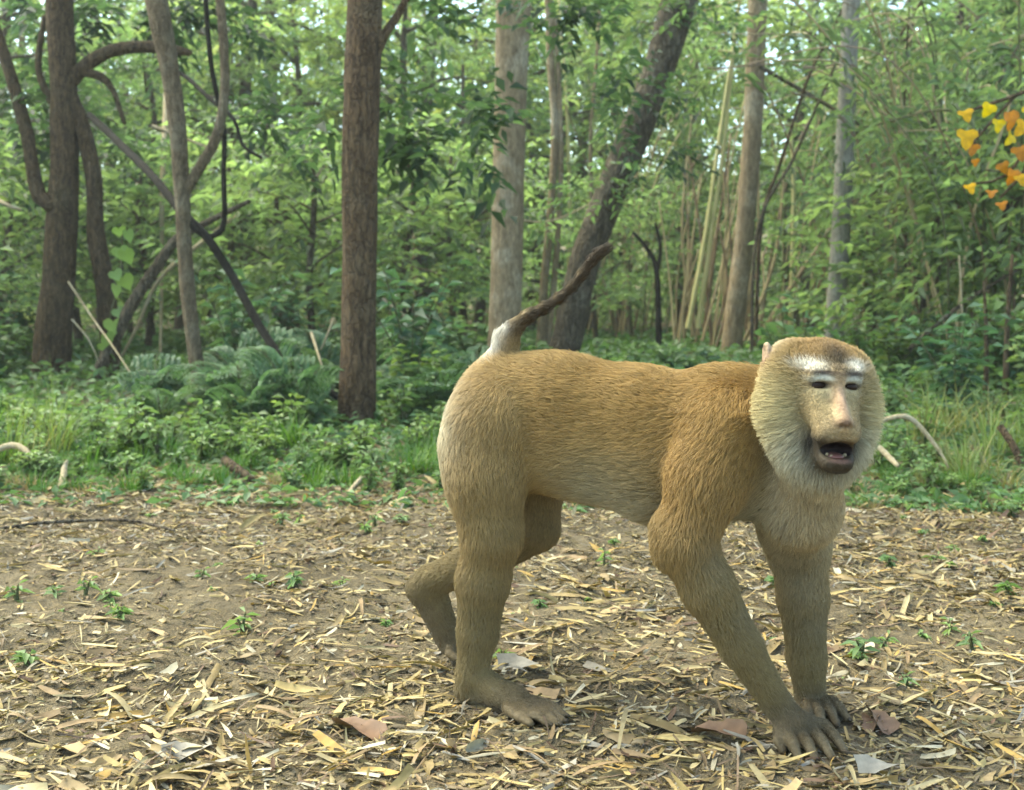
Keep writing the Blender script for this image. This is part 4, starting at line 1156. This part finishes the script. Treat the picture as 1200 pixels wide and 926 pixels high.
    for s in (-1, 1):
        H.ell(L(20 * s, 14.5, 51), AX, np.array([12, 4.4, 9.5]) * MM, 0.004, DARK, 0, up, carve=True)
        H.ell(L(4.6 * s, -33, 81), AX, np.array([3.2, 2.4, 5.0]) * MM, 0.002, DARK, 0, up, carve=True)
        # ears: a shallow cup behind the ruff
        e0 = L(-66, 50, -20) if s < 0 else L(56, 47, -40)
        eax = np.array([nrm(fwd * 0.5 + rt_ * s * 0.2), up, nrm(rt_ * s - fwd * 0.4)])
        H.ell(e0, eax, np.array([13, 16, 6]) * MM, 0.006, (0.24, 0.14, 0.09), 0.0, up)
        H.ell(e0 + nrm(rt_ * s + fwd * 0.6) * 0.007, eax, np.array([8, 11, 5]) * MM, 0.003, DARK, 0, up, carve=True)
    H.cone(L(-2, -40, -30), 0.040, at(905, 488, 1.575), 0.042, 0.02, GOLD, 0.018)    # neck

    # --- rectilinear grid, finer round the head and the paws
    def axis(lo, hi, fine, h0, h1):
        out = [lo]
        while out[-1] < hi:
            x = out[-1]
            out.append(x + (h1 if any(a <= x <= b for a, b in fine) else h0))
        return np.array(out)
    pts = np.array([p[k] for p in prims for k in (('a', 'b') if p['t'] == 'c' else ('o',))])
    lo, hi = pts.min(0) - 0.09, pts.max(0) + 0.09
    lo[2] = -0.012
    hx = HC[0]
    xs = axis(lo[0], hi[0], [(hx - 0.055, hx + 0.11)], 0.0042, 0.0022)
    ys = axis(lo[1], hi[1], [(HC[1] - 0.105, HC[1] + 0.01)], 0.0042, 0.0024)
    zs = axis(lo[2], hi[2], [(0.0, 0.05), (HC[2] - 0.115, HC[2] + 0.065)], 0.0042, 0.0022)
    D0 = np.full((len(xs), len(ys), len(zs)), 0.2, np.float32)

    def smin(a, b, k):
        h = np.maximum(k - np.abs(a - b), 0) / k
        return np.minimum(a, b) - h * h * k * 0.25
    for G in groups:
        ext = []
        for p in G.items:
            if p['t'] == 'c':
                ext += [p['a'] - p['ra'], p['a'] + p['ra'], p['b'] - p['rb'], p['b'] + p['rb']]
            else:
                m = p['r'].max(); ext += [p['o'] - m, p['o'] + m]
        ext = np.array(ext); pad = 0.035
        i0 = [max(0, np.searchsorted(ax, ext[:, j].min() - pad)) for j, ax in enumerate((xs, ys, zs))]
        i1 = [min(len(ax), np.searchsorted(ax, ext[:, j].max() + pad)) for j, ax in enumerate((xs, ys, zs))]
        S = tuple(slice(a, b) for a, b in zip(i0, i1))
        X = np.stack(np.meshgrid(xs[S[0]], ys[S[1]], zs[S[2]], indexing='ij'), -1)
        g = None
        for p in G.items:
            d = dist(p, X)
            if p['carve']:
                g = -smin(-g, d, p['k'])
            else:
                g = d if g is None else smin(g, d, p['k'])
        D0[S] = smin(D0[S], g.astype(np.float32), G.k)
    # the mouth is carved once more through everything joined later
    # --- surface nets
    ins = D0 < 0
    nx, ny, nz = D0.shape
    c8 = [(i, j, k) for i in (0, 1) for j in (0, 1) for k in (0, 1)]
    cnt = np.zeros((nx - 1, ny - 1, nz - 1), np.int8)
    for i, j, k in c8:
        cnt += ins[i:nx - 1 + i, j:ny - 1 + j, k:nz - 1 + k]
    act = np.argwhere((cnt > 0) & (cnt < 8))
    idx = np.full(cnt.shape, -1, np.int32)
    idx[act[:, 0], act[:, 1], act[:, 2]] = np.arange(len(act))
    acc = np.zeros((len(act), 3)); num = np.zeros(len(act))
    for (o1, o2) in [(a, b) for a in c8 for b in c8 if sum(b) - sum(a) == 1 and sum(abs(np.array(a) - np.array(b))) == 1]:
        p1, p2 = act + o1, act + o2
        d1 = D0[p1[:, 0], p1[:, 1], p1[:, 2]]; d2 = D0[p2[:, 0], p2[:, 1], p2[:, 2]]
        m = (d1 < 0) != (d2 < 0)
        t = np.where(m, d1 / np.where(d1 == d2, 1, d1 - d2), 0)[:, None]
        q1 = np.stack([xs[p1[:, 0]], ys[p1[:, 1]], zs[p1[:, 2]]], -1)
        q2 = np.stack([xs[p2[:, 0]], ys[p2[:, 1]], zs[p2[:, 2]]], -1)
        acc += (q1 + t * (q2 - q1)) * m[:, None]; num += m
    Vx = acc / num[:, None]
    quads = []
    for axn in range(3):
        sh = [slice(None)] * 3; sh2 = [slice(None)] * 3
        sh[axn] = slice(0, -1); sh2[axn] = slice(1, None)
        a, b = ins[tuple(sh)], ins[tuple(sh2)]
        e = np.argwhere(a != b)
        u, v = [(1, 2), (2, 0), (0, 1)][axn]
        e = e[(e[:, u] > 0) & (e[:, v] > 0) & (e[:, u] < D0.shape[u] - 1) & (e[:, v] < D0.shape[v] - 1)]
        du = np.zeros(3, int); du[u] = 1; dv = np.zeros(3, int); dv[v] = 1
        g = [e - du - dv, e - dv, e, e - du]
        q = np.stack([idx[x[:, 0], x[:, 1], x[:, 2]] for x in g], -1)
        flip = ~a[e[:, 0], e[:, 1], e[:, 2]]
        q[flip] = q[flip][:, ::-1]
        quads.append(q)
    Q = np.concatenate(quads)
    Q = Q[(Q >= 0).all(1)]
    # light smoothing
    for it in range(2):
        s = np.zeros_like(Vx); n = np.zeros(len(Vx))
        for i in range(4):
            for j in ((i + 1) % 4, (i + 3) % 4):
                np.add.at(s, Q[:, i], Vx[Q[:, j]]); np.add.at(n, Q[:, i], 1)
        Vx = Vx * 0.55 + 0.45 * s / np.maximum(n, 1)[:, None]
    n4 = np.cross(Vx[Q[:, 2]] - Vx[Q[:, 0]], Vx[Q[:, 3]] - Vx[Q[:, 1]])
    N = np.zeros_like(Vx)
    for i in range(4): np.add.at(N, Q[:, i], n4)
    N = nrm(N)

    # --- per-vertex colour, hair length and hair flow, blended from the nearest bones
    W = np.zeros(len(Vx)); C0 = np.zeros((len(Vx), 3)); FL = np.zeros((len(Vx), 3)); HL = np.zeros(len(Vx))
    for p in prims:
        wgt = np.exp(-np.maximum(dist(p, Vx), -0.004) / 0.007)
        W += wgt; C0 += wgt[:, None] * p['c']; FL += wgt[:, None] * p['f']; HL += wgt * p['hl']
    C0 /= W[:, None]; HL /= W; FL = nrm(FL)
    # torso fur flows from the neck towards the tail and slightly down
    def blob(X, c, r):
        return np.exp(-((np.linalg.norm(X - c, axis=-1) / r) ** 2) * 1.6)
    def paint(cpt, r, colr, s=1.0):
        nonlocal C0
        m = np.clip(blob(Vx, cpt, r) * s, 0, 1)[:, None]
        C0 = C0 * (1 - m) + np.array(colr) * m
    # coat markings, with light painted on the seat edge and tail top
    paint(at(512, 495, 1.73), 0.075, (0.62, 0.54, 0.37), 1.7)     # pale seat fur, left edge painted brighter as lit from the left
    paint(at(520, 545, 1.72), 0.055, (0.46, 0.37, 0.21), 0.9)
    paint(at(570, 404, 1.745), 0.022, (0.70, 0.65, 0.54), 1.9); paint(at(585, 386, 1.745), 0.014, (0.70, 0.65, 0.54), 1.5); HL = HL + 0.012 * blob(Vx, at(582, 398, 1.75), 0.02)                    # white tuft behind the tail
    paint(at(560, 415, 1.77), 0.022, (0.45, 0.33, 0.17), 0.6)
    for x, y in ((600, 374), (611, 365), (628, 353), (645, 342), (659, 329), (671, 316)): paint(at(x, y, 1.75), 0.0105, (0.36, 0.26, 0.125), 0.9)  # light along the tail's upper edge, painted as paler fur
    paint(at(700, 578, 1.64), 0.06, GREY, 0.55); paint(at(760, 598, 1.60), 0.055, GREY, 0.5)
    paint(at(740, 600, 1.66), 0.06, PALE, 0.5)
    paint(at(640, 500, 1.66), 0.04, (0.24, 0.13, 0.04), 0.35)
    paint(at(815, 555, 1.48), 0.055, RUST, 0.7)
    paint(at(860, 470, 1.52), 0.06, (0.33, 0.19, 0.052), 0.6)
    paint(at(885, 600, 1.56), 0.045, GREY, 0.8); paint(at(845, 660, 1.49), 0.035, (0.24, 0.19, 0.105), 0.7)
    paint(at(875, 720, 1.51), 0.03, (0.19, 0.15, 0.085), 0.5)
    paint(at(940, 640, 1.60), 0.055, (0.34, 0.275, 0.16), 0.95); paint(at(945, 680, 1.62), 0.05, (0.27, 0.215, 0.125), 0.8); paint(at(955, 730, 1.64), 0.04, (0.21, 0.17, 0.10), 0.6)
    # head markings, painted on the front in the head frame
    q = (Vx - HC) @ AX.T / MM
    head = (np.linalg.norm(q, axis=1) < 125)
    front = head & (q[:, 2] > -5)
    def fp(a, b, ra, rb, colr, s=1.0, hard=2.2, sel=None):
        nonlocal C0
        d = ((q[:, 0] - a) / ra) ** 2 + ((q[:, 1] - b) / rb) ** 2
        m = np.clip(np.exp(-d ** (hard / 2) * 0.9) * s, 0, 1) * (front if sel is None else sel)
        C0 = C0 * (1 - m[:, None]) + np.array(colr) * m[:, None]
    crown = head & (q[:, 1] > 22) & (q[:, 2] > -40)
    fp(0, 60, 60, 26, (0.25, 0.145, 0.046), 0.9, sel=crown)
    fp(2, 46, 19, 20, (0.034, 0.021, 0.010), 1.0, sel=crown)
    fp(-32, 52, 16, 14, (0.17, 0.10, 0.03), 0.6, sel=crown)
    fp(0, -4, 32, 34, (0.33, 0.255, 0.125), 0.9)                      # bare face
    for s in (-1, 1):
        fp(30 * s, 38, 17, 7.0, WHITE, 1.0, 3)                      # white brows
        fp(19 * s, 29, 17, 3.8, (0.05, 0.036, 0.026), 1.0, 3)     # dark lid crease
        fp(20 * s, 21.5, 13, 4.8, (0.44, 0.44, 0.37), 0.97, 3)      # pale eyelids
        fp(20 * s, 6, 13, 5, (0.40, 0.32, 0.17), 0.8)               # under the eye
        fp(20 * s, 14.5, 12, 4.4, (0.035, 0.022, 0.015), 1.0, 4)  # lid edge
        fp(26 * s, -14, 10, 14, (0.24, 0.17, 0.075), 0.5)
    fp(0, -4, 9, 26, (0.36, 0.215, 0.135), 0.85)                      # pink nose bridge
    fp(0, -29, 12, 7, (0.125, 0.066, 0.043), 0.85)
    fp(0, -33, 9, 2.6, (0.05, 0.03, 0.022), 0.8)
    fp(0, -43, 22, 9, (0.29, 0.20, 0.095), 0.8)
    fp(0, -53, 24, 4.5, (0.055, 0.04, 0.028), 0.85)
    jaw = front & (q[:, 2] > 18)
    for s in (-1, 1):
        fp(25 * s + 3, -58, 7, 14, (0.035, 0.027, 0.019), 0.97, sel=jaw)
    fp(3, -81, 19, 9, (0.045, 0.032, 0.018), 0.97, sel=jaw)
    fp(3, -75, 13, 3.4, (0.16, 0.085, 0.058), 0.9, 4, sel=jaw)        # lower lip
    inner = (((q[:, 0] - 3) / 20.5) ** 2 + ((q[:, 1] + 63) / 9.8) ** 2 < 1) & (q[:, 2] > 8) & (q[:, 2] < 57)
    C0[inner] = (0.016, 0.007, 0.005)
    for s in (-1, 1):
        d = np.linalg.norm(q - (np.array([-67, 50, -18]) if s < 0 else np.array([57, 47, -40])), axis=1)
        m = (d < 15); C0[m] = C0[m] * 0.25 + np.array([0.24, 0.14, 0.09]) * 0.75
        HL[m] = 0.0
    tuft = np.exp(-(np.linalg.norm(q - np.array([-54, 62, -18]), axis=1) / 17) ** 2)[:, None] * 0.8
    C0 = C0 * (1 - tuft) + np.array([0.50, 0.42, 0.28]) * tuft
    # dark join between ruff and shoulder is only shade; hair lengths on the face
    facem = np.clip(1.25 - ((q[:, 0] / 30) ** 2 + ((q[:, 1] + 20) / 60) ** 2), 0, 1) * front
    mz = (q[:, 2] > 36) & head & (np.abs(q[:, 0]) < 30) & (q[:, 1] < 32)
    HL = HL * (1 - np.clip(facem * 1.6, 0, 0.88)); HL[mz & (facem > 0.3)] = 0
    fuzz = head & (q[:, 2] > 15) & (HL < 0.0035) & ~((np.abs(q[:, 0]) < 12) & (q[:, 1] < 20) & (q[:, 1] > -38)) & ~((np.abs(q[:, 0]) < 24) & (q[:, 1] < -48) & (q[:, 1] > -88)) & ~((np.abs(np.abs(q[:, 0]) - 20) < 13) & (np.abs(q[:, 1] - 17) < 9))
    HL[fuzz] = 0.0024
    browhair = front & (np.abs(q[:, 0]) < 46) & (q[:, 1] > 33) & (q[:, 2] > 12)
    HL[browhair] = 0.006
    outf = head & (q[:, 2] > -45) & ~browhair
    rad = q.copy(); rad[:, 1] += 10; rad[:, 2] = 0
    rad = nrm(rad) @ AX
    m = (outf & (facem < 0.25))
    FL[m] = nrm(0.75 * rad[m] - 0.55 * fwd + FL[m] * 0.2)
    FL[browhair] = nrm(up * 0.7 - fwd * 0.7)
    C0 = np.clip(C0, 0.01, 0.9)

    # --- materials
    M = Mat('macaque_skin')
    att = M.n('ShaderNodeAttribute', attribute_name='tint')
    tc = M.n('ShaderNodeTexCoord')
    nz_ = M.noise(tc.outputs['Object'], 260, 3)
    nb_ = M.noise(tc.outputs['Object'], 70, 4)
    colr = M.mix(0.55, att.outputs['Color'], M.mix(1.0, att.outputs['Color'], M.ramp(nz_, [(0.3, (0.55, 0.55, 0.55)), (0.7, (1.25, 1.25, 1.25))]), 'MULTIPLY'))
    colr = M.mix(1.0, colr, M.ramp(nb_, [(0.3, (0.72, 0.70, 0.68)), (0.7, (1.2, 1.2, 1.2))]), 'MULTIPLY')
    skin = M.surf(M.principled(colr, 0.6, M.bump(nz_, 0.45, 0.003), 0.12))
    M = Mat('macaque_fur')
    att = M.n('ShaderNodeAttribute', attribute_name='tint')
    hi_ = M.n('ShaderNodeHairInfo')
    v = M.ramp(hi_.outputs['Random'], [(0.0, (0.80, 0.79, 0.77)), (0.55, (1.0, 1.0, 1.0)), (1.0, (1.20, 1.19, 1.17))])
    tipc = M.ramp(hi_.outputs['Intercept'], [(0.0, (0.80, 0.80, 0.80)), (1.0, (1.12, 1.12, 1.12))])
    colr = M.mix(1.0, M.mix(1.0, att.outputs['Color'], v, 'MULTIPLY'), tipc, 'MULTIPLY')
    fur = M.surf(M.principled(colr, 0.55, None, 0.25))

    root = empty('macaque', (float(HC[0] - 0.2), 1.61, 0.0))
    tag(root, 'golden brown pig-tailed macaque walking on all fours, head turned, mouth open', 'monkey')
    off = np.array(root.location)
    me = new_mesh('body', Vx - off, Q, skin)
    set_color(me, C0)
    body = link('body', me, root)

    # --- fur strands
    tri = np.concatenate([Q[:, [0, 1, 2]], Q[:, [0, 2, 3]]])
    ar = np.linalg.norm(np.cross(Vx[tri[:, 1]] - Vx[tri[:, 0]], Vx[tri[:, 2]] - Vx[tri[:, 0]]), axis=1) / 2
    hl_t = HL[tri].mean(1)
    wgt = ar * (hl_t > 0.0015) * np.where(head[tri[:, 0]], 1.7, 1.0)
    NH = 240000
    ti = RNG.choice(len(tri), NH, p=wgt / wgt.sum())
    r1, r2 = RNG.random(NH), RNG.random(NH)
    s = r1 + r2 > 1; r1[s], r2[s] = 1 - r1[s], 1 - r2[s]
    bc = np.stack([1 - r1 - r2, r1, r2], -1)[..., None]
    P = (Vx[tri[ti]] * bc).sum(1); Nn = nrm((N[tri[ti]] * bc).sum(1)); Fd = (FL[tri[ti]] * bc).sum(1)
    Cc = (C0[tri[ti]] * bc).sum(1); Lh = (HL[tri[ti]] * bc[..., 0]).sum(1) * RNG.uniform(0.6, 1.25, NH)
    Ft = Fd - Nn * (Fd * Nn).sum(1)[:, None]
    Ft = nrm(Ft + nrm(np.cross(Nn, Fd)) * 0.0)
    # clumped swirl: the lie of the coat wanders slowly over the body
    sw = np.stack([np.sin(P[:, 0] * 43 + P[:, 2] * 31), np.sin(P[:, 1] * 47 - P[:, 0] * 29 + 1.3), np.sin(P[:, 2] * 51 + P[:, 1] * 37 + 2.1)], -1)
    Ft = nrm(Ft + 0.22 * sw * np.clip((Lh - 0.009) / 0.005, 0, 1)[:, None] + RNG.normal(0, 0.16, (NH, 3)))
    Ft = nrm(Ft - Nn * np.minimum((Ft * Nn).sum(1), 0)[:, None])
    lift = 0.42 + 0.1 * RNG.normal(size=NH)[:, None]
    d0 = nrm(Ft * 0.75 + Nn * (lift + 0.25)); d1 = nrm(Ft + Nn * lift * 0.6); d2 = nrm(Ft + Nn * 0.08 + np.array([0, 0, -0.12]))
    st = Lh[:, None] / 3
    pts4 = np.stack([P - Nn * 0.0006, P + d0 * st, P + (d0 + d1) * st, P + (d0 + d1 + d2) * st], 1) - off
    from mathutils import kdtree                                        # neighbouring hairs gather into locks
    gsel = RNG.choice(NH, 11000, replace=False)
    kd = kdtree.KDTree(len(gsel))
    for i_, p_ in enumerate(P[gsel]): kd.insert(p_, i_)
    kd.balance()
    inv = np.array([kd.find(p_)[1] for p_ in P + RNG.normal(0, 0.0012, P.shape)])
    cntr = np.maximum(np.bincount(inv, minlength=len(gsel)), 1).astype(float)
    for lvl, amt in ((2, 0.18), (3, 0.34)):
        mean = np.stack([np.bincount(inv, pts4[:, lvl, j], minlength=len(gsel)) for j in range(3)], -1) / cntr[:, None]
        pts4[:, lvl] += (mean[inv] - pts4[:, lvl]) * (amt * np.clip((Lh - 0.007) / 0.006, 0.1, 1))[:, None]
    lockv = np.clip(RNG.normal(1, 0.075, len(cntr)), 0.7, 1.35)[inv]
    Cc = Cc * (1 + (lockv - 1) * np.clip((Lh - 0.009) / 0.004, 0, 1))[:, None]
    hc = bpy.data.hair_curves.new('coat')
    hc.add_curves([4] * NH)
    hc.attributes['position'].data.foreach_set('vector', pts4.astype(np.float32).ravel())
    ra = hc.attributes.get('radius') or hc.attributes.new('radius', 'FLOAT', 'POINT')
    ra.data.foreach_set('value', np.tile(np.array([0.00028, 0.00028, 0.00021, 0.00006], np.float32), NH))
    ca = hc.attributes.new('tint', 'FLOAT_COLOR', 'CURVE')
    C4 = np.ones((NH, 4), np.float32); C4[:, :3] = Cc
    ca.data.foreach_set('color', C4.ravel())
    hc.materials.append(fur)
    fo = link('coat', hc, root)

    # --- eyes, tongue, teeth
    def ball(name, c, r, mat, parent, seg=20, rings=12, ax=AX):
        th = np.linspace(0, math.pi, rings + 1); ph = np.linspace(0, 2 * math.pi, seg, endpoint=False)
        g = np.stack([np.outer(np.sin(th), np.cos(ph)), np.outer(np.sin(th), np.sin(ph)), np.outer(np.cos(th), np.ones(seg))], -1).reshape(-1, 3)
        VV = (g * np.asarray(r)) @ ax + c - off
        a = np.arange(rings)[:, None] * seg; b = np.arange(seg)[None]; bn = (np.arange(seg)[None] + 1) % seg
        F = np.stack([a + b, a + seg + b, a + seg + bn, a + bn], -1).reshape(-1, 4)
        return link(name, new_mesh(name, VV, F, mat), parent)
    M = Mat('macaque_eye'); eye_m = M.surf(M.principled((0.020, 0.011, 0.007), 0.35, None, 0.12))
    M = Mat('macaque_tongue'); tongue_m = M.surf(M.principled((0.13, 0.05, 0.038), 0.4, None, 0.4))
    M = Mat('macaque_tooth'); tooth_m = M.surf(M.principled((0.22, 0.165, 0.09), 0.4, None, 0.4))
    M = Mat('macaque_nail'); nail_m = M.surf(M.principled((0.055, 0.042, 0.026), 0.6, None, 0.1))
    for m_, t_, r_ in nails:
        d_ = nrm(t_ - m_); s2 = nrm(np.cross(d_, [0, 0, 1.0])); u_ = np.cross(s2, d_)
        ball('nail', t_ + d_ * r_ * 0.62 + u_ * r_ * 0.55, np.array([0.0036, 0.0046, 0.0022]), nail_m, root, 8, 6, np.array([s2, d_, u_]))
    for s_ in (-1, 1):
        ball('eye', L(20 * s_, 13.6, 38.0), np.array([10.5, 8, 9.5]) * MM, eye_m, root)
    ball('tongue', L(3, -71.5, 42), np.array([13, 5, 18]) * MM, tongue_m, root)
    for i in range(6):
        a = (i - 2.5) * 4.6
        ball('tooth', L(a + 3, -71.5 + 0.02 * a * a, 56 - 0.035 * a * a), np.array([2.0, 2.6, 1.8]) * MM, tooth_m, root, 8, 6)
    print('macaque', len(Vx), 'verts', round(time.time() - T0, 1), 's', D0.shape)
    return root
build_macaque()
# ------------------------------------------------------------------ thin forest air
HV_ = np.array([(x, y, z) for x in (-120, 120) for y in (-30, 140) for z in (-3.0, 16.0)], float)
HF_ = np.array([[0, 1, 3, 2], [4, 6, 7, 5], [0, 4, 5, 1], [2, 3, 7, 6], [0, 2, 6, 4], [1, 5, 7, 3]])
M = Mat('haze')
pv = M.n('ShaderNodeVolumePrincipled', inp={'Color': (0.95, 0.98, 0.95, 1), 'Density': 0.0020, 'Anisotropy': 0.2})
M.t.links.new(pv.outputs[0], M.out.inputs['Volume'])
hz_ = link('haze', new_mesh('haze', HV_, HF_, M.m, smooth=False))
tag(hz_, 'thin pale haze hanging in the forest air', 'haze', kind='stuff')
sc.cycles.volume_bounces = 0
